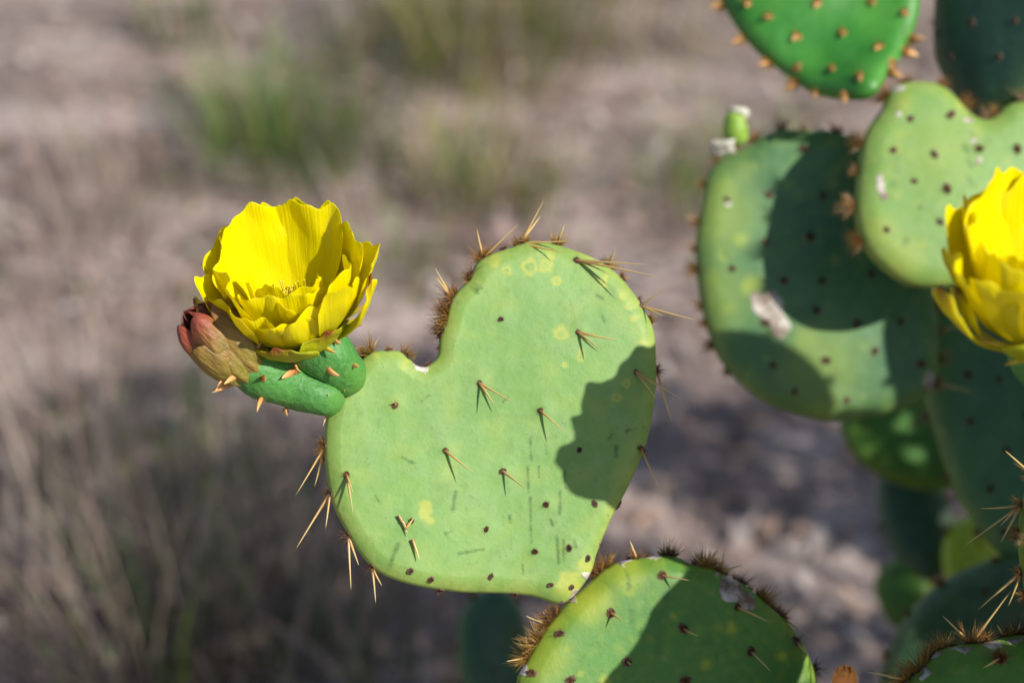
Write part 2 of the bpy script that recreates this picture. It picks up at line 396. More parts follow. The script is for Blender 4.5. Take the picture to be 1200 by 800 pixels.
def gen_outline(L, W, seed=0, n=110):
    r = random.Random(seed); ph = [r.uniform(0, 6.28) for _ in range(4)]; out = []
    for i in range(n):
        a = 2 * math.pi * i / n; y = (1 - math.cos(a)) / 2
        w = math.sin(a) * W / 2 * (.62 + .55 * y) * (1 + .035 * math.sin(2 * a + ph[0]) + .025 * math.sin(3 * a + ph[1]))
        out.append((w, y * L * (1 + .02 * math.sin(3 * a + ph[2]))))
    return np.array(out)
def free_pad(plant, base, updir, normal, L, W, mat, T=.009, seed=0, dress=True, **kw):
    y = Vector(updir).normalized(); n = Vector(normal); n = (n - y * n.dot(y)).normalized(); x = y.cross(n)
    M3 = Matrix((x, y, n)).transposed()
    p = Pad(plant, Vector(base) - y * .012, M3, gen_outline(L, W, seed), T, mat, .012, seed=seed, **kw)
    if dress: lattice(p, .034, tufts=.35, seed=seed); rim(p, .03, seed=seed)
    return p
def lattice(p, step, margin=.008, r=.0018, seed=0, spine=0.0, tufts=0.0, kind='tuft_dark', skip=None):
    rr = random.Random(seed); lo, hi = p.out.min(0), p.out.max(0); j = 0; y = lo[1] + step * .4
    while y < hi[1]:
        x = lo[0] + (step * .5 if j % 2 else 0) + rr.uniform(0, .3) * step
        while x < hi[0]:
            q = np.array([x + rr.uniform(-.18, .18) * step, y + rr.uniform(-.18, .18) * step])
            if inside(q[None], p.out)[0] and seg_dist(q[None], p.out)[0] > margin and not (skip and skip(q)):
                pos, n = p.surf(q); p.areole(pos, n, r * rr.uniform(.8, 1.2))
                if rr.random() < tufts: p.tuft(pos, n, .0045 * rr.uniform(.7, 1.2), kind)
                if rr.random() < spine:
                    dn = (n + p.M3 @ Vector((rr.uniform(-.2, .6), rr.uniform(-1.2, -.3), 0))).normalized(); put_spine(p.obj, pos, pos + dn * rr.uniform(.012, .028))
            x += step
        y += step * .85; j += 1
def rim(p, step, L=.007, kind='tuft', seed=0, lo=0.12, spine=0.0, r=.0022):
    rr = random.Random(seed + 5); o = p.out; seg = np.linalg.norm(np.roll(o, -1, 0) - o, axis=1); acc = 0; nxt = step * .5
    ymin, ymax = o[:, 1].min(), o[:, 1].max()
    for i in range(len(o)):
        acc += seg[i]
        if acc >= nxt:
            nxt += step * rr.uniform(.7, 1.3)
            if o[i, 1] < ymin + lo * (ymax - ymin): continue
            pos, n = p.surf(o[i]); n = (n + p.n * rr.uniform(-.5, .3)).normalized()
            p.areole(pos, n, r * rr.uniform(.8, 1.2)); p.tuft(pos, n, L * rr.uniform(.6, 1.15), kind)
            if rr.random() < spine: put_spine(p.obj, pos, pos + (n + p.M3 @ Vector((rr.uniform(-.6, .6), rr.uniform(-.6, .3), 0))).normalized() * rr.uniform(.012, .026))

# ------------------------------------------------------------------ petals, flowers
def petal(R, H, W, r0, seed, mat, curl=0.0, ruff=.002, tint=0.0, red=0.0, point=.06, cup=.0, th=.00028, droop=0.0):
    r = random.Random(seed); nu, nv = 22, 22; v = []; f = []; ti = []; rd = []; uvs = []
    ph = [r.uniform(0, 6.28) for _ in range(4)]; sk = r.uniform(-.05, .05)
    for i in range(nv + 1):
        for j in range(nu + 1):
            u = j / nu * 2 - 1; au = abs(u)
            lf = 1 - .20 * au ** 3.6 + point * math.exp(-(u / .1) ** 2) + .022 * math.sin(7 * u + ph[0]) + .016 * math.sin(17 * u + ph[1]) + .025 * noise.noise(Vector((u * 9, seed, 3))) + r.uniform(-.008, .008) * (i == nv) + sk * u
            t_ = i / nv * lf
            s = min(1.0, t_ / .78); w = W * (.20 + .80 * (s * s * (3 - 2 * s)))
            rr = r0 + (R - r0) * math.sin(min(1.12, t_) * math.pi / 2) ** .95 + curl * max(0, t_ - .6) ** 2
            z = H * t_ ** 1.3 - droop * max(0, t_ - .6) ** 2
            rr += ruff * t_ ** 2 * (math.sin(3.3 * u + ph[2]) + .6 * math.sin(6.1 * u + ph[3])) - cup * u * u * w
            z += ruff * .5 * t_ ** 2 * math.sin(4.2 * u + ph[3])
            rr += .0022 * t_ * noise.noise(Vector((u * 1.7, t_ * 2.6, seed * 1.3))) + .0016 * t_ * t_ * noise.noise(Vector((u * 5, t_ * 5, seed * 2.1))) + .0007 * t_ ** 3 * noise.noise(Vector((u * 13, t_ * 9, seed * 3.1)))
            rho = max(rr, .018) * 1.12; a = u * w / rho
            v.append((rho * math.cos(a) + (rr - rho), rho * math.sin(a), z))
            ti.append(tint * (max(0, 1 - t_ * 1.15) ** .7 if tint < .9 else 1) + .0); rd.append(red * max(0, (t_ - .8) / .2) * math.exp(-(u / .35) ** 2)); uvs.append((u * .5 + .5, t_))
    for i in range(nv):
        for j in range(nu):
            a = i * (nu + 1) + j; f.append((a, a + 1, a + nu + 2, a + nu + 1))
    m = mesh('petal', v, f, mat); fattr(m, 'tint', np.clip(ti, 0, 1)); fattr(m, 'red', np.clip(rd, 0, 1))
    ul = m.uv_layers.new(name='UVMap')
    for lp in m.loops: ul.data[lp.index].uv = uvs[lp.vertex_index]
    return m, th
def add_petal(parent, mth, Mloc, name='petal', label=None):
    m, th = mth; o = bpy.data.objects.new(name, m); link(o, parent); o.matrix_local = Mloc
    sm = o.modifiers.new('solid', 'SOLIDIFY'); sm.thickness = th; sm.offset = 0
    su = o.modifiers.new('sub', 'SUBSURF'); su.levels = su.render_levels = 1
    if label: o['label'] = label
    return o

def tube_mesh(name, pts, radii, mat, k=28, bumps=0, seed=0, cap=True):
    """smooth tube through points (relative), rounded end caps"""
    pts = [Vector(p) for p in pts]; n = len(pts); v = []; f = []
    fine = []; fr = []
    for i in range(n - 1):
        p0 = pts[max(0, i - 1)]; p1 = pts[i]; p2 = pts[i + 1]; p3 = pts[min(n - 1, i + 2)]
        for j in range(8):
            s = j / 8
            fine.append(.5 * ((2 * p1) + (p2 - p0) * s + (2 * p0 - 5 * p1 + 4 * p2 - p3) * s * s + (3 * p1 - p0 - 3 * p2 + p3) * s ** 3)); sm = s * s * (3 - 2 * s); fr.append(radii[i] * (1 - sm) + radii[i + 1] * sm)
    fine.append(pts[-1]); fr.append(radii[-1])
    x = None
    for i, p in enumerate(fine):
        d = (fine[min(i + 1, len(fine) - 1)] - fine[max(i - 1, 0)]).normalized()
        x = (x - d * x.dot(d)).normalized() if x else d.orthogonal().normalized(); y = d.cross(x)
        for j in range(k):
            a = 2 * math.pi * j / k; q = fr[i] * (1 + bumps * noise.noise(Vector((math.cos(a) * 1.5, math.sin(a) * 1.5, i * .16 + seed))))
            v.append(p + (x * math.cos(a) + y * math.sin(a)) * q)
    L = len(fine)
    for i in range(L - 1):
        for j in range(k): f.append((i * k + j, i * k + (j + 1) % k, (i + 1) * k + (j + 1) % k, (i + 1) * k + j))
    if cap: f.append(tuple(reversed(range(k)))); f.append(tuple(range((L - 1) * k, L * k)))
    return mesh(name, v, f, mat)

def frame(axis, ref=None):
    z = Vector(axis).normalized(); x = RIGHT - z * RIGHT.dot(z); x.normalize(); y = z.cross(x)
    return Matrix((x, y, z)).transposed()
# petals of an open bloom: (azimuth deg; 0 = right, -90 = toward the camera), rim radius, height, half width, curl, seed)
BLOOM = [
    # inner whorl
    (118, .030, .0590, .0205, .007, 1), (72, .031, .0575, .0195, .006, 2), (160, .031, .0500, .0150, .012, 3), (28, .035, .0490, .0150, .006, 4),
    (-158, .029, .0450, .0150, .008, 5), (-20, .031, .0460, .0155, .006, 6), (-75, .022, .0400, .0165, .002, 7), (-120, .023, .0385, .0155, .003, 8),
    (-96, .014, .0380, .0135, .001, 9), (-40, .018, .0400, .0125, .002, 31), (-150, .018, .0390, .0125, .002, 32),
    # outer whorl
    (95, .035, .0530, .0170, .008, 11), (48, .037, .0490, .0160, .008, 12), (140, .037, .0490, .0170, .008, 13), (4, .041, .0450, .0130, .014, 14), (178, .038, .0400, .0130, .014, 15),
    (-148, .034, .0360, .0150, .008, 16), (-112, .030, .0310, .0150, .005, 17), (-86, .030, .0300, .0145, .005, 18), (-58, .032, .0350, .0150, .005, 19), (-30, .037, .0420, .0140, .008, 20)]
SEPALS = [(-102, .029, .0165, .0210, .95), (-50, .028, .0190, .0150, .95), (-175, .043, .0310, .0110, .42), (-15, .043, .0400, .0100, .5), (60, .03, .024, .014, .5), (120, .03, .024, .014, .5), (175, .034, .026, .013, .5)]
def bloom(parent_obj, base_w, axis, scale=1.0, spin=0.0, only=None):
    """petals as children of the flower mesh parent_obj"""
    M = frame(axis); base = MW[parent_obj.name].inverted() @ Matrix.LocRotScale(Vector(base_w), M.to_quaternion(), Vector((scale,) * 3))
    for (az, R, H, W, curl, sd) in BLOOM:
        add_petal(parent_obj, petal(R, H, W * 1.22, .007 + (.0015 if 10 < sd < 30 else 0), sd * 7 + int(spin), MAT['petal'], curl, .0026, .05 if sd < 10 or sd > 30 else .18, 0, .02), base @ Matrix.Rotation(rad(az + spin), 4, 'Z'))
    for k, (az, R, H, W, tn) in enumerate(SEPALS):
        add_petal(parent_obj, petal(R, H, W, .0105, 200 + k, MAT['petal'], .004, .0008, tn, .8, .10, th=.0009), base @ Matrix.Translation((0, 0, -.0035)) @ Matrix.Rotation(rad(az + spin), 4, 'Z'), 'sepal')
    # stamens: one uncountable mass, and the style with its lobes
    r = random.Random(3); v = []; f = []
    for _ in range(230):
        a = r.uniform(0, 6.283); q = math.sqrt(r.random()); L = r.uniform(.012, .021); b = len(v)
        p0 = Vector((math.cos(a) * q * .006, math.sin(a) * q * .006, .002)); p1 = p0 + Vector((math.cos(a) * q * .012, math.sin(a) * q * .012, L))
        mid = (p0 + p1) / 2 + Vector((math.cos(a), math.sin(a), 0)) * .002; w = .00025
        for c in (p0, mid, p1):
            for j in range(3): v.append(c + Vector((math.cos(j * 2.09), math.sin(j * 2.09), 0)) * w)
        for i in range(2):
            for j in range(3): f.append((b + i * 3 + j, b + i * 3 + (j + 1) % 3, b + i * 3 + 3 + (j + 1) % 3, b + i * 3 + 3 + j))
        b = len(v); e = Vector((r.uniform(-1, 1), r.uniform(-1, 1), r.uniform(-.3, 1))).normalized(); x = e.orthogonal().normalized(); y = e.cross(x)
        v.append(p1 - e * .0009)
        for j in range(5): v.append(p1 + (x * math.cos(j * 1.2566) + y * math.sin(j * 1.2566)) * .00065)
        v.append(p1 + e * .0009)
        for j in range(5): f += [(b, b + 1 + (j + 1) % 5, b + 1 + j), (b + 6, b + 1 + j, b + 1 + (j + 1) % 5)]
    m = mesh('stamens', v, f, MAT['stamen']); fattr(m, 'tint', np.zeros(len(v))); fattr(m, 'red', np.zeros(len(v)))
    o = bpy.data.objects.new('stamens', m); link(o, parent_obj); o.matrix_local = base; o['kind'] = 'stuff'

def bud_petals(parent_obj, base_w, axis, Lb, Rb, sd=0, young=False):
    """overlapping folded petals wrapped round a closed bud"""
    M = frame(axis); base = MW[parent_obj.name].inverted() @ Matrix.LocRotScale(Vector(base_w), M.to_quaternion(), Vector((1, 1, 1)))
    r = random.Random(50 + sd); N = 14
    for k in range(N):
        layer = k / (N - 1); az = k * 137.5 + r.uniform(-14, 14); length = 1.06 - .30 * layer ** 1.5 + r.uniform(-.05, .05)
        hw = rad(58 - 14 * layer); off = Rb * (-.16 + .34 * layer); tw = .75 + r.uniform(-.2, .2); nu, nv = 14, 18; v = []; f = []; red = []; ti = []; ph = r.uniform(0, 6)
        rk = (1 - layer); rs = r.random(); lift = r.uniform(.05, .34) if layer > .25 else r.uniform(0, .1)
        for i in range(nv + 1):
            for j in range(nu + 1):
                u = j / nu * 2 - 1; e = abs(u); t_ = i / nv * length * (1 - .34 * e ** 1.7)
                prof = max(0, math.sin(min(1, (t_ * .80 + .17)) * math.pi)) ** .6
                nn = noise.noise(Vector((u * 1.6 + k * 3.3, t_ * 4.0, k * 1.7)))
                rr = Rb * prof + off * min(1, t_ * 3) - .30 * Rb * e * e * (.4 + t_) + Rb * .16 * nn * t_ + .07 * Rb * max(0, 1 - (u / .2) ** 2)
                rr += lift * Rb * max(0, t_ - .45) * 2.2 + .10 * Rb * max(0, e - .8) * 5 * t_
                wv = .40 + .60 * min(1, t_ / .4)
                a = u * hw * wv + tw * t_ + .12 * nn
                v.append((rr * math.cos(a), rr * math.sin(a), t_ * Lb))
                red.append(min(1, max(0, (t_ - .55) / .35) * rk ** .6 * 1.25 + .55 * max(0, (e - .70) / .3) + .22 * rk + .25 * max(0, nn) + .4 * max(0, t_ - .72) * rs)); ti.append(max(0, 1 - t_ * 2.0) * (.25 + .75 * layer) * .8)
        for i in range(nv):
            for j in range(nu):
                a = i * (nu + 1) + j; f.append((a, a + 1, a + nu + 2, a + nu + 1))
        m = mesh('petal', v, f, MAT['bud']); fattr(m, 'red', np.clip(red, 0, 1)); fattr(m, 'tint', np.clip(ti, 0, 1))
        add_petal(parent_obj, (m, .0010), base @ Matrix.Rotation(rad(az), 4, 'Z'))

def flower_part(plant, path_w, radii, label, name='flower', mat='ovary', seed=0):
    o0 = Vector(path_w[0]); m = tube_mesh(name, [Vector(p) - o0 for p in path_w], radii, MAT[mat], bumps=.07, seed=seed)
    o = bpy.data.objects.new(name, m); link(o, plant); o.location = o0 - plant.location; o['label'] = label
    MW[o.name] = Matrix.Translation(o0); return o

# ================================================================== THE SETTING
def gz(x, y):
    return .035 * noise.noise(Vector((x * .9, y * .9, 3.3))) + .016 * noise.noise(Vector((x * 3.1, y * 3.1, 1.7))) + .006 * noise.noise(Vector((x * 11, y * 11, .4)))
ax = np.r_[-200, -80, -30, -12, -6, -3.5, np.arange(-2.4, 2.81, .035), 4, 7, 13, 30, 80, 200]
ay = np.r_[-200, -80, -30, -12, -5, -2, -.5, np.arange(.6, 5.6, .04), 6.3, 8, 12, 20, 40, 90, 220]
gv = []; gf = []
for y in ay:
    for x in ax: gv.append((x, y, gz(x, y)))
nx = len(ax)
for j in range(len(ay) - 1):
    for i in range(nx - 1): gf.append((j * nx + i, j * nx + i + 1, (j + 1) * nx + i + 1, (j + 1) * nx + i))
t = NT('dry_soil'); co = t.n('ShaderNodeTexCoord').outputs['Object']
n1 = t.noise(co, 1.7, 4, .6, .4); n2 = t.noise(co, 8, 2, .5); n3 = t.noise(co, 70, 4, .7); n4 = t.noise(co, 4.3, 3, .6)
c = t.mix(t.ramp(n1, [(.36, 0), (.62, 1)]), (.19, .13, .11), (.47, .365, .325))
c = t.mix(t.ramp(n2, [(.45, 0), (.62, .9)]), c, (.63, .51, .465))
c = t.mix(t.ramp(n4, [(.55, 0), (.72, .6)]), c, (.26, .155, .10))
c = t.mix(t.ramp(n3, [(.44, .65), (.6, 0)]), c, (.11, .08, .075))
soil = t.done(t.bsdf(Base_Color=c, Roughness=.95, Normal=t.bump(t.math('ADD', n2, t.math('MULTIPLY', n3, .5)), .8, .02)).outputs[0])
ground = bpy.data.objects.new('ground', mesh('ground', gv, gf, soil)); link(ground); tagk(ground, 'structure')

def col_mat(name, rough=.7, transl=.0):
    t = NT(name); a = t.n('ShaderNodeAttribute', attribute_name='col'); c = a.outputs['Color']
    p = t.bsdf(Base_Color=c, Roughness=rough)
    if transl:
        tr = t.n('ShaderNodeBsdfTranslucent', {'Color': c}); return t.done(t.n('ShaderNodeMixShader', {0: transl, 1: p.outputs[0], 2: tr.outputs[0]}).outputs[0])
    return t.done(p.outputs[0])
MAT['grass'] = col_mat('grass_blades', .55, .3); MAT['litter'] = col_mat('dry_litter', .85); MAT['stone'] = col_mat('pebble', .9)

class Blades:
    def __init__(s, seed): s.v = []; s.f = []; s.c = []; s.r = random.Random(seed)
    def blade(s, p, L, w, lean, az, col, seg=4, bend=1.0):
        b = len(s.v); d = Vector((math.cos(az), math.sin(az), 0)); sd = Vector((-d.y, d.x, 0)); pos = Vector(p); th = lean
        for i in range(seg + 1):
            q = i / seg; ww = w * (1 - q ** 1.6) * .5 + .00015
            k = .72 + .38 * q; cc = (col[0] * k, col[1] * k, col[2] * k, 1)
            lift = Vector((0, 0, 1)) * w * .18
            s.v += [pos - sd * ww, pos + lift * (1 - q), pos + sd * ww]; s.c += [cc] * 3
            pos = pos + (d * math.sin(th) + Vector((0, 0, math.cos(th)))) * (L / seg); th += bend * .9 / seg
        for i in range(seg):
            a = b + i * 3; s.f += [(a, a + 1, a + 4, a + 3), (a + 1, a + 2, a + 5, a + 4)]
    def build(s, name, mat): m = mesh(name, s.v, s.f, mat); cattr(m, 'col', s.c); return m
GREENS = [(.15, .26, .04), (.21, .33, .06), (.10, .21, .05), (.29, .35, .07), (.08, .17, .06)]
YELLOWS = [(.40, .37, .08), (.32, .33, .07), (.46, .39, .14), (.24, .29, .06)]
DRY = [(.42, .32, .255), (.50, .39, .32), (.30, .215, .175), (.58, .47, .39), (.21, .155, .135)]
def tuft_grass(px, py, h, n, spread, pal, label, group, seed, name='grass_tuft', dry=.3, wid=.0035):
    c = G(px, py); c.z = gz(c.x, c.y); B = Blades(seed); r = B.r
    for _ in range(n):
        a = r.uniform(0, 6.283); q = spread * math.sqrt(r.random()) * .55; x, y = math.cos(a) * q, math.sin(a) * q
        col = r.choice(DRY if r.random() < dry else pal); k = r.uniform(.75, 1.2); col = tuple(z * k for z in col)
        B.blade((x, y, gz(c.x + x, c.y + y) - c.z - .004), h * r.uniform(.45, 1.1), wid * r.uniform(.6, 1.3), r.uniform(.02, .55), a + r.uniform(-.9, .9), col, bend=r.uniform(.2, 1.5))
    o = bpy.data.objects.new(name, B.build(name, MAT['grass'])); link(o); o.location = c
    o['label'] = label; o['category'] = 'grass tuft'; o['group'] = group; return o
GL = ['large dense tuft of green grass growing from the soil behind the open bloom', 'shorter green grass tuft on the far side of the large dense green tuft',
      'green grass tuft between the large dense green tuft and the yellowing grass', 'small dark green grass tuft alone on pale soil, farthest from the prickly pears',
      'few short green grass sprigs in the gap between the bloom and the notched pad', 'green grass tuft right behind the round scarred pad with the small green bud',
      'low green grass tuft on open soil between the notched pad and the round scarred pad', 'sparse green grass sprigs close behind the open bloom of the notched pad']
for i, (px, py, h, n, sp) in enumerate([(330, 205, .20, 150, .16), (300, 150, .15, 110, .14), (395, 175, .15, 110, .15), (215, 45, .11, 90, .12), (470, 335, .10, 60, .12), (885, 215, .13, 90, .16), (800, 240, .10, 80, .14), (345, 350, .09, 60, .1)]):
    gl = GL[i]; tuft_grass(px, py, h, n, sp, GREENS, gl, 'green grass tufts on the bare soil', 100 + i)
YL = ['widest tuft of yellowing grass mixed with straw on the open soil', 'yellowing grass tuft beside the widest one, next to the green grass', 'yellowing grass tuft beside the widest one, on the side of the bare pale soil',
      'small upright yellowing grass tuft on the soil just beyond the top of the notched pad', 'short yellowing grass tuft next to the small upright one beyond the notched pad', 'loose yellowing grass tuft between the large green tuft and the widest yellow one', 'thin yellowing grass tuft alone on the bare pale soil']
for i, (px, py, h, n, sp) in enumerate([(575, 95, .24, 190, .22), (530, 45, .2, 150, .2), (620, 45, .22, 150, .2), (545, 235, .15, 110, .12), (600, 250, .10, 80, .10), (450, 90, .16, 100, .16), (760, 60, .1, 60, .16)]):
    yl = YL[i]; tuft_grass(px, py, h, n, sp, YELLOWS + GREENS[:2], yl, 'yellowing grass tufts on the open soil', 140 + i, dry=.4)
sl_ = 'tuft of long green grass blades tangled with dead grey stalks in the shade'
for i, (px, py, h, n, sp) in enumerate([(235, 560, .17, 60, .10), (195, 690, .16, 70, .10), (180, 800, .20, 60, .12), (285, 590, .12, 50, .10), (370, 640, .12, 60, .14), (120, 600, .12, 50, .14), (340, 780, .14, 50, .14), (450, 830, .14, 50, .14)]):
    tuft_grass(px, py, h, n, sp, GREENS, sl_, 'shaded grass tufts among dead stalks', 180 + i, dry=.35)
dl = 'clump of dead straw-coloured grass stalks leaning over the soil'
for i, (px, py, h, n, sp) in enumerate([(100, 330, .16, 90, .2), (150, 250, .12, 70, .16), (60, 620, .22, 80, .25), (130, 740, .26, 90, .25), (260, 720, .26, 90, .25), (330, 700, .22, 70, .2), (30, 800, .28, 90, .25), (230, 840, .28, 110, .3), (640, 190, .12, 60, .2), (420, 300, .14, 70, .2), (430, 780, .2, 60, .2), (80, 480, .16, 60, .2), (420, 820, .08, 60, .2)]):
    tuft_grass(px, py, h, n, sp, DRY, dl, 'dead straw-coloured grass clumps', 220 + i, name='dead_grass_clump', dry=1, wid=.003)
# dead grass litter and twigs lying all over, one uncountable mass
B = Blades(5); r = B.r
for _ in range(10500):
    x = r.uniform(-1.5, 1.7); y = r.uniform(1.3, 4.6)
    if noise.noise(Vector((x * 2.6, y * 2.6, 9))) < -.02 and r.random() < .85: continue
    col = r.choice(DRY); k = r.uniform(.5, 1.25); col = tuple(q * k for q in col)
    B.blade((x, y, gz(x, y) + r.uniform(-.003, .008)), r.uniform(.02, .11), r.uniform(.0015, .006), r.uniform(1.15, 1.62), r.uniform(0, 6.283), col, seg=2, bend=r.uniform(-.2, .25))
for _ in range(3500):
    x = r.uniform(-1.5, 1.7); y = r.uniform(1.3, 4.6)
    if noise.noise(Vector((x * 1.3, y * 1.3, 4))) < .1: continue
    col = r.choice(GREENS + YELLOWS); k = r.uniform(.6, 1.1)
    B.blade((x, y, gz(x, y) - .002), r.uniform(.02, .07), r.uniform(.0015, .004), r.uniform(.1, 1.1), r.uniform(0, 6.283), tuple(q * k for q in col), seg=3)
LEAF = [(.50, .40, .36), (.38, .26, .20), (.60, .50, .46), (.28, .20, .17), (.46, .31, .22), (.64, .55, .50)]
for _ in range(3400):                              # dead curled leaves
    x = r.uniform(-1.5, 1.7); y = r.uniform(1.3, 4.6)
    if noise.noise(Vector((x * 2.1, y * 2.1, 14))) < -.1 and r.random() < .7: continue
    k = r.uniform(.6, 1.15); B.blade((x, y, gz(x, y) + r.uniform(.0, .008)), r.uniform(.015, .05), r.uniform(.008, .024), r.uniform(1.0, 1.6), r.uniform(0, 6.283), tuple(q * k for q in r.choice(LEAF)), seg=3, bend=r.uniform(-.5, .6))
lit = bpy.data.objects.new('grass_litter', B.build('grass_litter', MAT['litter'])); link(lit); tagk(lit, 'stuff')
lit['label'] = 'dry grass litter and short sprouts scattered over the brown soil'; lit['category'] = 'grass litter'
# pebbles and clods
v = []; f = []; cc = []
ico = [(0, 0, 1), (.89, 0, .45), (.28, .85, .45), (-.72, .53, .45), (-.72, -.53, .45), (.28, -.85, .45), (.72, .53, -.45), (-.28, .85, -.45), (-.89, 0, -.45), (-.28, -.85, -.45), (.72, -.53, -.45), (0, 0, -1)]
icf = [(0, 1, 2), (0, 2, 3), (0, 3, 4), (0, 4, 5), (0, 5, 1), (1, 6, 2), (2, 7, 3), (3, 8, 4), (4, 9, 5), (5, 10, 1), (6, 7, 2), (7, 8, 3), (8, 9, 4), (9, 10, 5), (10, 6, 1), (11, 7, 6), (11, 8, 7), (11, 9, 8), (11, 10, 9), (11, 6, 10)]
for _ in range(1500):
    x = r.uniform(-1.5, 1.7); y = r.uniform(1.3, 4.8); s = .003 + .013 * r.random() ** 4; b = len(v); z = gz(x, y)
    k = r.uniform(.6, 1.35); c = (.36 * k, .265 * k, .24 * k, 1)
    for p in ico: v.append((x + p[0] * s * r.uniform(.75, 1.3), y + p[1] * s * r.uniform(.75, 1.3), z + (p[2] * .65 + .25) * s)); cc.append(c)
    f += [tuple(b + i for i in q) for q in icf]
m = mesh('pebbles', v, f, MAT['stone'], smooth=False); cattr(m, 'col', cc)
peb = bpy.data.objects.new('pebbles', m); link(peb); tagk(peb, 'stuff'); peb['label'] = 'small stones and soil clods strewn over the ground'; peb['category'] = 'pebbles'

def chain_down(plant, p, updir, mat, seed, W=.17, L=.22, normal=(0, -1, .2)):
    """older pads carrying the branch, from joint p down into the soil"""
    p = Vector(p); k = 0; u = Vector(updir).normalized(); rr = random.Random(seed)
    while p.z > 0.0 and k < 6:
        q = p - u * (L - .02)
        free_pad(plant, q, u, Vector(normal) + Vector((rr.uniform(-.5, .5), 0, 0)), L, W, mat, T=.014, seed=seed + k)
        p = q; k += 1; u = (Vector((rr.uniform(-.2, .2), rr.uniform(-.15, .15), 1))).normalized()
    return p

# ================================================================== PLANT A: heart-shaped pad with bloom and bud
foot = P(780, 985, 1.14)
A = thing('prickly_pear', 'prickly pear with a pale notched pad carrying an open yellow bloom beside a reddish bud', 'cactus', (foot.x, foot.y, gz(foot.x, foot.y)))
MAIN = [(659, 707), (676, 694), (692, 671), (699, 648), (715, 609), (734, 573), (753, 530), (763, 490), (768, 448), (768, 420), (765, 387), (755, 364), (740, 341), (724, 322), (701, 305), (676, 294), (647, 285), (622, 282), (597, 290), (572, 299), (557, 310), (549, 328), (534, 343), (526, 357), (521, 378), (514, 399), (513, 416), (506, 425), (497, 430), (487, 428), (479, 420), (468, 412), (455, 411), (438, 412), (426, 419), (415, 432), (402, 450), (390, 463), (382, 490), (380, 523), (382, 552), (390, 590), (405, 621), (422, 648), (442, 669), (472, 682), (509, 690), (547, 694), (588, 695), (622, 698), (642, 704)]
def main_marks(p, vs, d):
    # back to pixels
    W3 = np.array([tuple(p.mw @ Vector((q[0], q[1], p.T))) for q in vs]) - np.array(CAM)
    dep = W3 @ np.array(FWD); px = 600 + (W3 @ np.array(RIGHT)) / dep * F; py = 400 - (W3 @ np.array(UP)) / dep * F
    nz = np.array([noise.noise(Vector((a * .11, b * .11, 2.0))) for a, b in zip(px, py)]); nb = np.array([noise.noise(Vector((a * .035, b * .035, 5.0))) for a, b in zip(px, py)])
    y = np.clip(.28 * (nb + .05), 0, .3)
    for (a, b, r, core) in [(582, 305, 7, .6), (594, 317, 6, .2), (621, 312, 8, .1), (640, 312, 7, .5), (645, 298, 5, 1), (653, 329, 6, .7), (708, 331, 5, .3), (730, 346, 6, .9), (737, 359, 5, .5), (742, 373, 4, 1), (658, 390, 7, .5), (681, 416, 5, .3), (753, 402, 6, .6), (763, 422, 5, .6), (722, 466, 6, .4), (734, 449, 4, .4), (661, 428, 4, .3), (499, 602, 10, 1), (497, 594, 7, 1), (505, 609, 6, 1), (505, 679, 5, 1), (668, 684, 18, 1), (687, 664, 10, 1), (474, 424, 8, .6), (455, 418, 6, .4), (428, 428, 6, .5), (440, 420, 5, .4)]:
        q = np.hypot((px - a) * (1 + .2 * math.sin(a)), (py - b) * (1 + .2 * math.cos(b * 1.7))) + (2.6 + .12 * r) * nz + r * .35 * nb
        ring = np.exp(-((q - r * .72) / (r * .3)) ** 2); full = 1 / (1 + np.exp((q - r) * 1.3))
        y = np.maximum(y, np.maximum(ring * .8, full * core * .75))
    s = np.zeros(len(vs))
    for (x0, y0, x1, y1, w) in [(622, 511, 623, 540, 1.6), (619, 546, 620, 577, 1.6), (622, 582, 623, 636, 1.9), (657, 575, 656, 602, 2.3), (662, 552, 663, 571, 1.9), (653, 630, 655, 659, 2.6), (660, 632, 661, 656, 1.6), (613, 661, 614, 673, 1.4), (538, 648, 567, 643, 1.7), (534, 577, 531, 596, 2.6), (467, 636, 459, 657, 2.6), (722, 523, 722, 534, 2.6), (717, 509, 714, 514, 2.2), (734, 505, 737, 503, 2), (472, 536, 486, 543, 1.4), (632, 546, 632, 559, 1.4), (645, 607, 648, 615, 2), (700, 345, 706, 350, 2), (706, 371, 708, 377, 2), (560, 340, 565, 337, 1.8), (556, 337, 560, 343, 2), (590, 470, 596, 466, 1.6), (495, 470, 503, 463, 1.4), (672, 632, 675, 640, 2), (440, 580, 447, 590, 1.4), (640, 520, 641, 532, 1.2), (522, 625, 530, 622, 1.4), (598, 604, 599, 612, 1.4)]:
        ab = np.array([x1 - x0, y1 - y0], float); k = np.clip(((px - x0) * ab[0] + (py - y0) * ab[1]) / (ab @ ab), 0, 1)
        q = np.hypot(px - x0 - k * ab[0], py - y0 - k * ab[1]) + nz * 1.5
        s = np.maximum(s, np.clip(1.25 - q / w, 0, 1) * .85)
    ck = np.zeros(len(vs))
    for (a, b, r) in [(497, 430, 9), (513, 410, 7), (487, 426, 6), (520, 385, 5), (676, 696, 12), (690, 675, 8), (660, 706, 8), (415, 432, 6), (392, 462, 6)]:
        q = np.hypot(px - a, py - b); ck = np.maximum(ck, np.clip(1.1 - q / r, 0, 1) * np.clip(1.3 - d / .0030, 0, 1))
    return y, s, ck
DM = 1.10
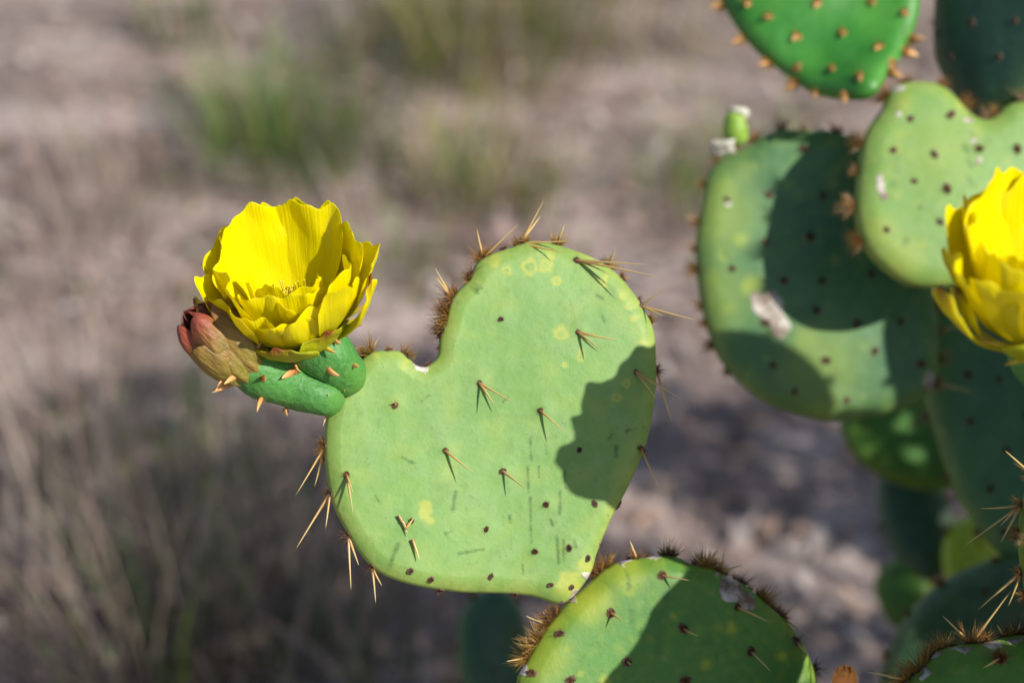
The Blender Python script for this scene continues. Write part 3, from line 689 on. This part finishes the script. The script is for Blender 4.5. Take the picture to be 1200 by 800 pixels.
PA = px_pad(A, MAIN, (676, 690), DM, (.16, .12), .0060, MAT['pale'], .00095, marks=main_marks, edge_w=.0075, label='pale green heart-like pad with pale ring spots, long straw spines and a deep notch', seed=1, wave=.0016, bumps=[(587, 374), (677, 389), (745, 436), (562, 449), (463, 475), (633, 481), (679, 527), (522, 528), (589, 552), (406, 556), (482, 610), (640, 591), (697, 590), (570, 620), (627, 646), (667, 642), (575, 675), (645, 685), (481, 669)])
def faces(pad, items, r=.0015):
    for it in items:
        pos, n = pad.at_px(*it[0]); pad.areole(pos, n, r * random.uniform(.85, 1.15)); pad.tuft(pos, n, r * random.uniform(1.5, 2.3), random.choice(['fuzz', 'tuft', 'tuft_dark']))
        k = (pos - CAM).dot(FWD)
        for tip in it[1:]:
            ex = math.hypot(tip[0] - it[0][0], tip[1] - it[0][1]) * k / F
            out = tip[2] if len(tip) > 2 else max(.010, .55 * ex)
            put_spine(pad.obj, pos, P(tip[0], tip[1], k - out))
faces(PA, [((587, 374),), ((677, 389), (726, 402), (708, 412)), ((745, 436), (803, 471), (772, 468)), ((562, 449), (603, 472), (581, 475)), ((463, 475), (464, 468, .004)), ((633, 481), (665, 508)), ((679, 527),),
           ((522, 528), (558, 556)), ((589, 552), (617, 572)), ((406, 556), (415, 603), (414, 578)), ((482, 610),), ((640, 591),), ((697, 590),), ((570, 620),), ((627, 646),), ((667, 642),), ((575, 675),), ((645, 685),), ((670, 688),),
           ((481, 669),), ((689, 654),), ((505, 679),), ((751, 525), (770, 571)), ((676, 305), (761, 311), (774, 324), (717, 319, .006)), ((752, 359), (778, 335), (817, 376), (780, 371))])
# broken pale spines stuck flat on the skin
for (a, b) in [((467, 604), (481, 627)), ((475, 619), (485, 606)), ((483, 632), (492, 657)), ((470, 610), (479, 617))]:
    p1, n1_ = PA.at_px(*a); p2, n2_ = PA.at_px(*b); put_spine(PA.obj, p1 + n1_ * .0012, p2 + n2_ * .0015, .0008)
def rims(pad, items, base_depth=None):
    for (xy, L, kind, tips) in items:
        uv = pad.uv_px(*xy); i = ((pad.out - uv) ** 2).sum(1).argmin(); pos, n = pad.surf(pad.out[i])
        pad.areole(pos, n, .0023)
        if L: pad.tuft(pos, n, L, kind)
        if L > .006:
            for q in (-1, 1):
                if random.random() < .65:
                    p2, n2 = pad.surf(pad.out[(i + q * random.choice((1, 2))) % len(pad.out)]); pad.tuft(p2 + pad.n * random.uniform(-.003, .003), (n2 + pad.n * random.uniform(-.4, .5)).normalized(), L * random.uniform(.4, .8), random.choice(['tuft', 'tuft_gold', 'tuft_dark']))
        k = (pos - CAM).dot(FWD)
        for tip in tips: put_spine(pad.obj, pos, P(tip[0], tip[1], k - (tip[2] if len(tip) > 2 else random.uniform(-.004, .012))))
rims(PA, [((609, 284), .0065, 'tuft', [(639, 233), (634, 252), (673, 281), (668, 297, .012)]), ((566, 299), .0090, 'tuft', [(558, 267), (608, 262)]), ((651, 283), .0085, 'tuft_gold', [(674, 272), (662, 262)]), ((713, 309), .0075, 'tuft_gold', [(722, 289), (728, 310)]),
          ((549, 324), .0070, 'tuft_dark', [(565, 310, .01)]), ((528, 350), .0105, 'tuft', [(508, 313), (510, 325)]), ((521, 374), .0115, 'tuft', []), ((515, 395), .0070, 'tuft_dark', []), ((434, 413), .0105, 'tuft_gold', []), ((474, 415), .0075, 'tuft', []), ((503, 427), .003, 'tuft_dark', []),
          ((415, 433), .0075, 'tuft', []), ((402, 456), .0060, 'tuft_gold', [(403, 499, .006)]), ((382, 470), .0060, 'tuft', [(378, 500)]), ((379, 524), .0070, 'tuft', [(347, 582), (370, 572)]), ((387, 577), .0055, 'tuft_dark', [(346, 643), (382, 620, .008)]), ((407, 626), .0055, 'tuft_dark', [(411, 692), (420, 664)]),
          ((437, 664), .0050, 'tuft_dark', [(441, 707), (447, 687)]), ((515, 692), .0050, 'fuzz', []), ((605, 697), .0035, 'fuzz', []), ((769, 436), .0055, 'tuft', [(788, 496, -.01)]), ((768, 372), .0055, 'tuft_gold', []), ((747, 350), .004, 'tuft_dark', []), ((754, 530), .0045, 'fuzz', []), ((728, 590), .003, 'fuzz', []), ((703, 640), .003, 'fuzz', []),
          ((728, 326), .0055, 'tuft', []), ((590, 292), .004, 'tuft_dark', []), ((458, 411), .004, 'tuft', [])])

LOWER = [(605, 800), (612, 782), (622, 763), (635, 741), (650, 722), (664, 706), (686, 686), (707, 667), (727, 658), (753, 653), (777, 650), (797, 653), (812, 661), (833, 665), (850, 673), (870, 683), (890, 699), (910, 717), (927, 733), (940, 753), (950, 773), (957, 797), (958, 850), (940, 905), (890, 955), (820, 985), (750, 985), (690, 945), (640, 895), (610, 845)]
def px_marks(yel, cork, scr=()):
    def fn(p, vs, d):
        W3 = np.array([tuple(p.mw @ Vector((q[0], q[1], p.T))) for q in vs]) - np.array(CAM)
        dep = W3 @ np.array(FWD); px = 600 + (W3 @ np.array(RIGHT)) / dep * F; py = 400 - (W3 @ np.array(UP)) / dep * F
        nz = np.array([noise.noise(Vector((a * .09, b * .09, 2.0))) for a, b in zip(px, py)])
        y = np.clip(.25 * (nz + .1), 0, .2); ck = np.zeros(len(vs)); s = np.zeros(len(vs))
        for (a, b, r, k) in yel: y = np.maximum(y, k / (1 + np.exp((np.hypot(px - a, py - b) + nz * 4 - r) / (r * .25))))
        for (a, b, rx, ry, k) in cork: ck = np.maximum(ck, np.clip(1.25 - np.hypot((px - a) / rx, (py - b) / ry) + nz * .35, 0, 1) * k)
        for (x0, y0, x1, y1, w) in scr:
            ab = np.array([x1 - x0, y1 - y0], float); k = np.clip(((px - x0) * ab[0] + (py - y0) * ab[1]) / (ab @ ab), 0, 1)
            s = np.maximum(s, np.clip(1.25 - (np.hypot(px - x0 - k * ab[0], py - y0 - k * ab[1]) + nz * 1.5) / w, 0, 1) * .85)
        return y, s, ck
    return fn
def spots(x0, y0, x1, y1, n, seed, r0=2.5, r1=8, k=.6):
    q = random.Random(seed); return [(q.uniform(x0, x1), q.uniform(y0, y1), q.uniform(r0, r1), k * q.uniform(.3, 1)) for _ in range(n)]
def nicks(x0, y0, x1, y1, n, seed):
    q = random.Random(seed); o = []
    for _ in range(n): a, b = q.uniform(x0, x1), q.uniform(y0, y1); o.append((a, b, a + q.uniform(-4, 4), b + q.uniform(2, 12), q.uniform(1.5, 3.5)))
    return o
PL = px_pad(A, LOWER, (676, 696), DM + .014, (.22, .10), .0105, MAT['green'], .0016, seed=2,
            marks=px_marks([(690, 700, 26, .8), (735, 668, 22, .6), (640, 770, 28, .5), (650, 725, 12, .8), (858, 736, 6, .9), (918, 768, 6, .9), (710, 797, 6, .8), (740, 690, 8, .5)] + spots(620, 660, 940, 800, 30, 31, 2, 6, .7),
                           [(862, 690, 20, 17, 1.4), (880, 704, 13, 12, 1.4), (690, 684, 12, 5, 1.1), (672, 700, 12, 6, 1.1), (710, 664, 10, 4, 1), (738, 655, 12, 4, 1), (770, 651, 16, 4, 1), (810, 662, 6, 12, .8), (845, 672, 9, 4, 1), (617, 782, 5, 14, 1), (733, 660, 6, 6, .7)],
                           [(739, 672, 739, 690, 2), (741, 715, 742, 730, 2.5)]),
            label='darker green pad with corky pale scar on its rim, half in shade')
faces(PL, [((776, 674), (810, 680)), ((716, 718), (731, 727)), ((801, 736), (819, 749)), ((880, 763), (906, 786)), ((735, 775), (742, 780, .003)), ((656, 742),), ((623, 788),), ((668, 797),), ((803, 797),), ((864, 711), (903, 728)), ((933, 751), (948, 770))], r=.0023)
rims(PL, [((703, 668), .0110, 'tuft', []), ((745, 653), .0065, 'tuft', [(737, 628)]), ((783, 650), .0105, 'tuft_dark', []), ((823, 662), .0125, 'tuft_gold', [(843, 644), (800, 640)]), ((847, 671), .0070, 'tuft', [(853, 637), (873, 659)]), ((868, 681), .0075, 'tuft_dark', []), ((896, 703), .0110, 'tuft_gold', [(913, 686)]), ((918, 724), .0080, 'tuft', [(952, 745), (935, 708)]),
          ((650, 722), .0110, 'tuft', []), ((643, 731), .0100, 'tuft', [(614, 724)]), ((628, 752), .0110, 'tuft_gold', []), ((616, 771), .0110, 'tuft_gold', [(590, 776)]), ((954, 783), .0070, 'tuft_dark', [(965, 800)]), ((666, 703), .0060, 'tuft', [])])
lattice(PL, .034, r=.0022, seed=4, tufts=.3, skip=lambda q: (PL.mw @ Vector((q[0], q[1], 0)) - CAM).dot(UP) / (PL.mw @ Vector((q[0], q[1], 0)) - CAM).dot(FWD) > -400 / F)
base = PL.surf(PL.uv_px(785, 975))[0]
chain_down(A, base + Vector((0, 0, .02)), (0.05, .05, 1), MAT['green'], 30)
# a shaded pad lower down behind the heart-shaped one
b2 = P(575, 760, 1.62)
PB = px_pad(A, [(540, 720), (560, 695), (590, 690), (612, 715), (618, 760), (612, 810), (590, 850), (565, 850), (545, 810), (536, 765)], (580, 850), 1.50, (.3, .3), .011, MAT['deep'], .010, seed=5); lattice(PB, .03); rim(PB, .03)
free_pad(A, PB.surf(PB.uv_px(580, 848))[0] - Vector((-.05, .0, .20)), (-.25, 0, 1), (0, -1, .3), .23, .15, MAT['deep'], seed=61)
free_pad(A, PB.surf(PB.uv_px(580, 848))[0] - Vector((-.10, .0, .40)), (-.25, 0, 1), (0, -1, .3), .23, .15, MAT['deep'], seed=62)

# --- bud on its ovary
DB = DM - .020
ov = flower_part(A, [P(394, 470, DM - .003), P(378, 465, DB), P(345, 452, DB), P(308, 436, DB - .008), P(287, 424, DB - .012)], [.0048, .0085, .0108, .0122, .0108], 'closed bud of olive and red folded petals on a green ovary', name='flower_bud', seed=3)
bud_petals(ov, P(299, 431, DB - .011), camdir(-.78, .64, .30), .039, .0138, 0)
OVA = [P(385, 470, DB), P(287, 424, DB + .003)]
def on_tube(px, py, pts, rads, depth_fallback):
    """front point of a tube at this pixel"""
    best = None
    for i in range(len(pts) - 1):
        for j in range(21):
            s = j / 20; c = pts[i].lerp(pts[i + 1], s); R_ = rads[i] * (1 - s) + rads[i + 1] * s; k = (c - CAM).dot(FWD); q = P(px, py, k); off = (q - c).length
            if best is None or off / R_ < best[0]: best = (off / R_, c, R_, k)
    o, c, R_, k = best
    dz = math.sqrt(max(0, R_ * R_ - min(o * R_, R_) ** 2)); p = P(px, py, k - dz); return p, (p - c).normalized()
BUDP = [P(394, 470, DM - .003), P(378, 465, DB), P(345, 452, DB), P(308, 436, DB - .008), P(287, 424, DB - .012)]; BUDR = [.0048, .0085, .0108, .0122, .0108]
def bract(o, pts, rads, root, tip, k, out=.0045, green=False):
    p, n = on_tube(root[0], root[1], pts, rads, 0); put('areole', random.choice(AREOLES_T), o, p, n, .0014); put('glochid_tuft', random.choice(TUFTS['tuft_gold']), o, p, n, random.uniform(.002, .0036))
    d = P(tip[0], tip[1], (p - CAM).dot(FWD) - out) - p
    put('bract', random.choice(BRACTS_G if green else BRACTS), o, p - d * .05, d, (k * 1.1, k * 1.1, max(d.length * 1.5, .0055)), twist=random.uniform(-.6, .6))
for (a, b, k) in [((308, 443), (309, 441), .0030), ((267, 437), (255, 452), .0052), ((280, 438), (265, 446), .0048), ((271, 448), (254, 456), .0050), ((307, 466), (299, 476), .0058), ((335, 480), (331, 483), .004), ((298, 413), (300, 404), .004), ((382, 466), (383, 463), .003), ((344, 436), (331, 440), .0055), ((346, 422), (340, 436), .0062)]:
    bract(ov, BUDP, BUDR, a, b, k)
# --- open bloom
AX1 = camdir(-.10, .80, .60)
DF = DM - .022
FLP = [P(412, 444, DM - .004), P(401, 436, DF + .006), P(383, 415, DF), P(362, 398, DF), P(352, 391, DF)]; FLR = [.0070, .0106, .0126, .0138, .0132]
fl = flower_part(A, FLP, FLR, 'open cup-shaped yellow bloom on a green ovary', seed=6)
bloom(fl, P(347, 394, DF), AX1, .92)
for (a, b, k) in [((404, 456), (402, 457), .003), ((383, 430), (388, 442), .0052), ((412, 428), (416, 428), .004), ((391, 397), (390, 402), .0045)]: bract(fl, FLP, FLR, a, b, k)
for (a, b, k) in [((396, 384), (417, 383), .0042), ((396, 380), (416, 376), .004), ((372, 400), (384, 412), .005), ((361, 405), (358, 419), .005), ((343, 404), (331, 418), .0055), ((328, 402), (315, 418), .005), ((404, 372), (422, 362), .004)]: bract(fl, FLP, FLR, a, b, k, green=True)

# ================================================================== PLANT B: the clump behind on the right
BD = 1.34
foot = P(1230, 690, BD + .05)
Bp = thing('prickly_pear', 'prickly pear with shaded scarred round pads and a glossy bright green young pad on top', 'cactus', (foot.x, foot.y + .05, gz(foot.x, foot.y + .05)))
B2 = px_pad(Bp, [(1090, 350), (1115, 318), (1160, 305), (1215, 315), (1265, 360), (1292, 430), (1295, 510), (1278, 590), (1252, 650), (1222, 688), (1200, 680), (1172, 652), (1140, 612), (1116, 572), (1098, 516), (1086, 480), (1082, 420)], (1225, 685), BD + .03, (-.12, .05), .012, MAT['blue'], .006, seed=11, label='large shaded blue-green pad')
lattice(B2, .026, r=.0022, seed=3, tufts=.4); rim(B2, .03, seed=3, L=.008)
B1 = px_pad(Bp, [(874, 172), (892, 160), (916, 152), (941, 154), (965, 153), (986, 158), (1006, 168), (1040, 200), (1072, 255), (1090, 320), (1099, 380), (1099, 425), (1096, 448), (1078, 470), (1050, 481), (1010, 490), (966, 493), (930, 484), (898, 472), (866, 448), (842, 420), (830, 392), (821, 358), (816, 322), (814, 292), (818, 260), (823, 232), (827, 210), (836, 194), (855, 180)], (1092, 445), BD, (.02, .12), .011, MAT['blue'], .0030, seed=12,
            marks=px_marks([(868, 280, 9, .9), (848, 300, 7, .8), (880, 335, 12, .9), (856, 360, 8, .7), (830, 380, 12, .5), (838, 250, 45, .55), (835, 350, 40, .45), (960, 430, 45, .5), (835, 330, 20, .5), (850, 220, 18, .6), (872, 200, 14, .4), (945, 400, 18, .6), (966, 475, 16, .6)] + spots(820, 160, 1090, 480, 45, 9), [(a, b, r * .7, r * .7, 1.1) for (a, b, r, k) in spots(825, 170, 1080, 470, 7, 14, 3, 6)] + [(900, 358, 20, 20, 1.3), (914, 384, 12, 16, 1.2), (888, 348, 10, 8, 1.2), (1092, 445, 12, 16, 1.1)], [(903, 372, 910, 386, 7), (895, 240, 899, 262, 2), (850, 290, 853, 305, 2)]), label='round pad with a corky brown scar, partly in shade')  # large yellow blotches paint extra brightness into the sunlit strip and wedge, beside real spots
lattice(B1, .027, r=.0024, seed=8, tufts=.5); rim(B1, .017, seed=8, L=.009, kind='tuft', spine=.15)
B3 = px_pad(Bp, [(1032, 128), (1041, 108), (1056, 98), (1081, 96), (1102, 101), (1119, 115), (1135, 134), (1151, 142), (1162, 139), (1175, 127), (1193, 121), (1215, 126), (1233, 150), (1240, 190), (1226, 240), (1195, 290), (1150, 322), (1112, 336), (1085, 337), (1062, 333), (1044, 323), (1026, 308), (1011, 288), (1003, 260), (1001, 236), (1005, 200), (1008, 175), (1016, 152)], (1098, 335), BD - .055, (.10, .25), .011, MAT['pale'], .0030, seed=13,
            marks=px_marks([(1100, 180, 40, .25), (1030, 270, 20, .4), (1060, 300, 25, .4)] + spots(1005, 105, 1200, 330, 40, 3), [(a, b, r * .7, r * .7, 1.1) for (a, b, r, k) in spots(1010, 110, 1200, 320, 9, 4, 3, 6)] + [(1033, 215, 4, 18, 1.4), (1038, 228, 5, 9, 1.2), (1140, 140, 16, 5, 1.1), (1060, 100, 14, 5, 1.1), (1035, 125, 6, 12, 1.1), (1142, 165, 6, 5, 1.1), (1147, 190, 5, 7, 1.1)], nicks(1010, 110, 1200, 320, 14, 6)), label='pale sunlit pad with a notched top and brown scars')
lattice(B3, .025, r=.0024, seed=9, tufts=.35, kind='tuft'); rim(B3, .020, seed=9, L=.011, kind='tuft')
B4 = px_pad(Bp, [(846, 0), (860, 28), (885, 56), (920, 81), (948, 101), (979, 115), (1008, 123), (1028, 118), (1040, 94), (1056, 63), (1070, 28), (1077, 0), (1076, -60), (1052, -125), (990, -160), (920, -150), (866, -110), (842, -50)], (1025, 118), BD - .028, (-.22, .50), .010, MAT['young'], .004, seed=14, wave=.007, marks=px_marks(spots(850, -20, 1075, 115, 14, 21, 8, 26, .55), [], nicks(860, 0, 1070, 110, 10, 22)), label='glossy bright green young pad with orange areoles')
for q in range(1):
    rr = random.Random(77)
    for (a, b) in [(876, 3), (934, 42), (987, 38), (1031, 55), (934, 80), (975, 81), (1008, 91), (1021, 2), (1060, 15), (1045, 75), (900, 20), (958, 2), (956, 108), (990, 112)]:
        pos, n = B4.at_px(a, b); B4.areole(pos, n, .0024, AREOLES_T); B4.tuft(pos, n, .005, 'tuft_gold')
        d = camdir(rr.uniform(-.5, .2), rr.uniform(-1, -.3), 1.2); k = .006; put('bract', random.choice(BRACTS), B4.obj, pos, d, (k * .8, k * .8, k))
    for (a, b) in [(845, 10), (873, 38), (898, 72), (1072, 38), (1066, 60), (1046, 92), (930, 95)]:
        uv = B4.uv_px(a, b); i = ((B4.out - uv) ** 2).sum(1).argmin(); pos, n = B4.surf(B4.out[i]); B4.areole(pos, n, .0026, AREOLES_T); B4.tuft(pos, n, .008, 'tuft_gold'); put('bract', random.choice(BRACTS), B4.obj, pos, n, (.007, .007, .009))
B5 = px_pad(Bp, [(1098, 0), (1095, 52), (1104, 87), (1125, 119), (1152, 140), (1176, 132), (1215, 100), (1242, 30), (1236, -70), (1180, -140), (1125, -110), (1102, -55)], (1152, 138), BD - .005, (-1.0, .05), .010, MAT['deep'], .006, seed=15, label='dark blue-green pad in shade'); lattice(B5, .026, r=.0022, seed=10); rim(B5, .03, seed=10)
t = NT('bud_lime'); MAT['limebud'] = t.done(t.bsdf(Base_Color=(.24, .40, .05), Roughness=.5).outputs[0])
# small fruit bud with a dried white tip on the rim of the round pad
PT = [P(868, 166, BD), P(862, 155, BD - .002), P(862, 142, BD - .003), P(866, 134, BD - .003)]
fb = flower_part(Bp, PT, [.005, .007, .0065, .004], 'small green bud with a dried whitish tip', name='flower_bud', mat='limebud', seed=8)
t = NT('dried_white'); MAT['white'] = t.done(t.bsdf(Base_Color=(.62, .60, .50), Roughness=.7).outputs[0])
def wisp(parent, px, py, d, s, seed):
    rr = random.Random(seed); v = [Vector((0, 0, 0))]; f = []; K = 9
    for i in range(1, 5):
        for j in range(K):
            a = 6.283 * j / K; q = i / 4 * s * (1 + rr.uniform(-.25, .25)); v.append(Vector((q * math.cos(a) * 1.2, rr.uniform(-.35, .35) * s - .35 * (s - q), q * math.sin(a) * .7 + rr.uniform(-.1, .1) * s)))
    for j in range(K): f.append((0, 1 + j, 1 + (j + 1) % K))
    for i in range(3):
        for j in range(K): a = 1 + i * K + j; b = 1 + i * K + (j + 1) % K; f.append((a, a + K, b + K, b))
    o = bpy.data.objects.new('dried_tip', mesh('dried_tip', v, f, MAT['white'])); link(o, parent); o.location = P(px, py, d) - MW[parent.name].translation
    sm = o.modifiers.new('solid', 'SOLIDIFY'); sm.thickness = .0012
wisp(fb, 866, 133, BD - .006, .005, 1); wisp(fb, 846, 171, BD - .008, .0065, 2)
# lower, more blurred joints
def low_pad(pts, anchor, d, tilt, mat, seed, up=None):
    p = px_pad(Bp, pts, anchor, d, tilt, .011, MAT[mat], .008, seed=seed); lattice(p, .03, seed=seed, r=.002); rim(p, .034, seed=seed); return p
B6 = low_pad([(985, 492), (1020, 470), (1070, 462), (1110, 480), (1128, 525), (1120, 568), (1085, 575), (1040, 562), (1003, 535)], (1115, 560), 1.56, (.1, .25), 'green', 16)
B7 = low_pad([(1030, 560), (1062, 545), (1098, 560), (1116, 610), (1114, 660), (1090, 680), (1058, 660), (1034, 615)], (1100, 675), 1.60, (-.2, .2), 'deep', 17)
B8 = low_pad([(1024, 690), (1032, 665), (1056, 652), (1080, 660), (1092, 688), (1086, 718), (1064, 736), (1040, 728)], (1072, 735), 1.66, (-.5, .1), 'green', 18)
B9 = low_pad([(1106, 650), (1114, 618), (1138, 604), (1160, 618), (1172, 655), (1160, 690), (1138, 700), (1114, 688)], (1140, 698), 1.56, (.45, .3), 'lime', 19)
B10 = low_pad([(1082, 700), (1110, 680), (1150, 685), (1176, 715), (1172, 765), (1140, 800), (1100, 790), (1078, 745)], (1140, 800), 1.66, (0, .3), 'blue', 20)
# old pads carrying the clump
chain_down(Bp, B2.surf(B2.uv_px(1228, 684))[0] + Vector((0, 0, .015)), (.05, .1, 1), MAT['deep'], 40, W=.19, L=.24)
chain_down(Bp, B10.surf(B10.uv_px(1140, 795))[0] + Vector((0, 0, .015)), (-.1, 0, 1), MAT['deep'], 45, W=.16, L=.20)

# ================================================================== PLANT C: the branch at the right edge, nearer
CD = .985
foot = P(1200, 1000, 1.02)
Cp = thing('prickly_pear', 'prickly pear with a shaded pad edged with golden bristles, long spines and yellow bloom', 'cactus', (foot.x + .03, foot.y, gz(foot.x, foot.y)))
C1 = px_pad(Cp, [(1058, 806), (1072, 790), (1086, 776), (1096, 764), (1124, 757), (1156, 753), (1176, 747), (1200, 745), (1260, 760), (1312, 800), (1330, 870), (1300, 960), (1240, 1020), (1180, 1020), (1100, 960), (1058, 880)], (1220, 1020), 1.03, (.0, .35), .012, MAT['green'], .0022, seed=21,
            marks=px_marks([], [(1085, 780, 5, 16, 1.2), (1100, 763, 10, 4, 1.2), (1130, 757, 16, 4, 1.2), (1165, 751, 14, 5, 1.2), (1190, 747, 14, 4, 1.2), (1070, 795, 6, 8, 1.2)]), label='dark green pad rimmed with golden bristles')
rims(C1, [((1060, 800), .012, 'tuft_gold', [(1014, 787), (1040, 792)]), ((1076, 787), .014, 'tuft_gold', []), ((1104, 763), .0105, 'tuft_gold', []), ((1134, 757), .0115, 'tuft', [(1186, 689, .01), (1105, 720), (1150, 735)]), ((1176, 748), .008, 'tuft_dark', [(1168, 730)]), ((1194, 746), .0115, 'tuft_dark', [(1196, 728)]), ((1090, 772), .009, 'tuft', [])])
faces(C1, [((1172, 771), (1156, 778, .01), (1150, 784, .008))], r=.0034); pos, n = C1.at_px(1172, 771); C1.tuft(pos, n, .008, 'tuft_dark')
C2 = px_pad(Cp, [(1222, 668), (1208, 640), (1206, 615), (1218, 590), (1220, 565), (1216, 540), (1236, 505), (1270, 482), (1330, 474), (1400, 485), (1460, 520), (1495, 590), (1490, 670), (1440, 740), (1360, 775), (1280, 772), (1245, 755), (1222, 712)], (1214, 600), .945, (.05, .9), .011, MAT['green'], .004, seed=22)
lattice(C2, .026, seed=12, tufts=.4); rim(C2, .03, seed=12, L=.008)
C5 = px_pad(Cp, [(1195, 660), (1193, 625), (1198, 585), (1215, 545), (1250, 520), (1300, 525), (1335, 570), (1340, 640), (1315, 710), (1270, 765), (1235, 768), (1207, 720)], (1250, 766), 1.045, (-.1, .1), .010, MAT['green'], .005, seed=24)
lattice(C5, .026, seed=15, tufts=.4); rim(C5, .03, seed=15, L=.007)
rims(C5, [((1198, 590), .006, 'tuft', [(1148, 600, .004), (1129, 640, .004), (1172, 636, .02), (1170, 617, -.01)]), ((1208, 555), .006, 'tuft', [(1176, 526), (1186, 540)]), ((1197, 670), .006, 'tuft', [(1183, 711, .004), (1144, 714, .0)])])
AX3 = camdir(.02, .88, .48)
FC = CD - .010
FCP = [P(1262, 490, FC + .01), P(1254, 470, FC + .006), P(1238, 440, FC), P(1222, 414, FC), P(1216, 402, FC)]; FCR = [.0070, .0106, .0126, .0138, .0132]
fc = flower_part(Cp, FCP, FCR, 'open yellow bloom cut by the picture edge', seed=9); fc['label'] = 'open yellow bloom on the bristly plant'
bloom(fc, P(1214, 396, FC), AX3, 1.03, spin=14)
for (a, b, k) in [((1196, 408), (1160, 400), .005), ((1200, 410), (1180, 404), .005), ((1206, 420), (1184, 423), .005), ((1215, 428), (1196, 420), .005)]: bract(fc, FCP, FCR, a, b, k, green=True)
# low pad under the frame with an orange bud
C3 = px_pad(Cp, [(985, 822), (1020, 812), (1062, 835), (1085, 890), (1075, 950), (1040, 985), (1000, 975), (965, 930), (955, 870)], (1045, 980), 1.06, (.1, .25), .011, MAT['green'], .006, seed=23); lattice(C3, .028, seed=13); rim(C3, .03, seed=13)
OB = [P(992, 826, 1.055), P(991, 816, 1.05), P(990, 806, 1.05)]
ob = flower_part(Cp, OB, [.004, .006, .005], 'small orange bud tip', name='flower_bud', seed=4)
t = NT('orange_petal'); MAT['orange'] = t.done(t.bsdf(Base_Color=(.95, .33, .06), Roughness=.5, Subsurface_Weight=.1, Subsurface_Radius=(.003, .001, .001)).outputs[0])
sv = MAT['bud']; MAT['bud'] = MAT['orange']; bud_petals(ob, P(990, 811, 1.05), camdir(-.05, 1, .2), .012, .0042, 4); MAT['bud'] = sv
chain_down(Cp, C1.surf(C1.uv_px(1215, 1010))[0] + Vector((0, 0, .015)), (.02, .05, 1), MAT['green'], 50, W=.19, L=.24)
chain_down(Cp, C3.surf(C3.uv_px(1030, 978))[0] + Vector((0, 0, .015)), (-.15, 0, 1), MAT['green'], 55, W=.15, L=.20)

# ------------------------------------------------------------------ added unseen pads to the right, shaped to shade the other plants
def shade_pad(cx, cy, d, rx, ry, L, mat, seed, rot=0.0):
    """a pad held square to the sun, whose shadow falls on the given spot"""
    c = P(cx, cy, d) + SUN * L; n = SUN; x = (RIGHT - n * RIGHT.dot(n)).normalized(); y = n.cross(x); M3 = Matrix((x, y, n)).transposed()
    k = d / F; pts = []
    for i in range(14):
        a = 2 * math.pi * i / 14; e = 1 + .05 * math.sin(2 * a + seed); tgt = RIGHT * (rx * math.cos(a) * e * k) + UP * (ry * math.sin(a) * e * k)
        # slide along the sun to the plane through c
        q = tgt - SUN * tgt.dot(n); l = M3.transposed() @ q; pts.append((l.x, l.y))
    out = catmull(pts, .004)
    p = Pad(Ep, c, M3, out, .011, MAT[mat], .010, seed=seed); lattice(p, .032, seed=seed); rim(p, .035, seed=seed); return p
ef = P(1750, 900, 1.05)
Ep = thing('prickly_pear', 'added unseen prickly pear pads shaped to shade the round pads', 'cactus', (ef.x, ef.y, gz(ef.x, ef.y)))
E1 = shade_pad(1108, 440, BD + .02, 134, 138, .33, 'green', 71)
E2 = shade_pad(842, 492, BD, 112, 98, .52, 'green', 72)
E5 = shade_pad(1190, 800, 1.03, 120, 80, .30, 'green', 75)
E4 = shade_pad(1040, 620, 1.6, 62, 140, .50, 'green', 74)
for p in (E1, E2, E4, E5):
    low = min((p.mw @ Vector((q[0], q[1], 0)) for q in p.out), key=lambda q: q.z)
    chain_down(Ep, low + (p.o0 - low) * .35, (p.o0 - Vector((ef.x, ef.y, 0))).normalized() * .4 + Vector((0, 0, 1)), MAT['green'], int(80 + 7 * p.seed), normal=SUN, W=.12)
# added unseen leafy bush to the right, placed to shade the nearer ground
SX, SY = 1.05, 1.12
Sh = thing('shade_shrub', 'added unseen small-leaved bush that shades the nearer ground', 'shade_shrub', (SX, SY, gz(SX, SY)))
r = random.Random(8)
for i in range(7):
    a = i * .9; d = Vector((math.cos(a) * .32, math.sin(a) * .32, r.uniform(.9, 1.25)))
    o = bpy.data.objects.new('branch', tube_mesh('branch', [Vector((0, 0, -.05)), d * .35 + Vector((r.uniform(-.05, .05), r.uniform(-.05, .05), 0)), d * .7, d], [.016, .011, .007, .003], MAT['bark'], k=8, bumps=.15, seed=i)) if 'bark' in MAT else None
    if o is None:
        t = NT('bark'); co = t.n('ShaderNodeTexCoord').outputs['Object']; MAT['bark'] = t.done(t.bsdf(Base_Color=t.ramp(t.noise(co, 60), [(.3, (.06, .045, .035)), (.7, (.16, .12, .10))]), Roughness=.9).outputs[0])
        o = bpy.data.objects.new('branch', tube_mesh('branch', [Vector((0, 0, -.05)), d * .35, d * .7, d], [.016, .011, .007, .003], MAT['bark'], k=8, bumps=.15, seed=i))
    link(o, Sh)
B = Blades(12)
for _ in range(9000):
    while True:
        q = Vector((r.uniform(-1, 1), r.uniform(-1, 1), r.uniform(-1, 1)))
        w_ = (SX + q.x * .46) * .545 + (SY + q.y * .42) * .839      # leaves left out on purpose so a sunlit strip reaches the ground
        if q.length < 1 and noise.noise(q * 2.3) > -.22 and abs(w_ - 1.675) > .045: break
    col = r.choice(GREENS); B.blade(Vector((q.x * .46, q.y * .42, .86 + q.z * .55)), r.uniform(.02, .04), r.uniform(.008, .016), r.uniform(.3, 2.2), r.uniform(0, 6.283), col, seg=2)
o = bpy.data.objects.new('foliage', B.build('foliage', MAT['grass'])); link(o, Sh); tagk(o, 'stuff')
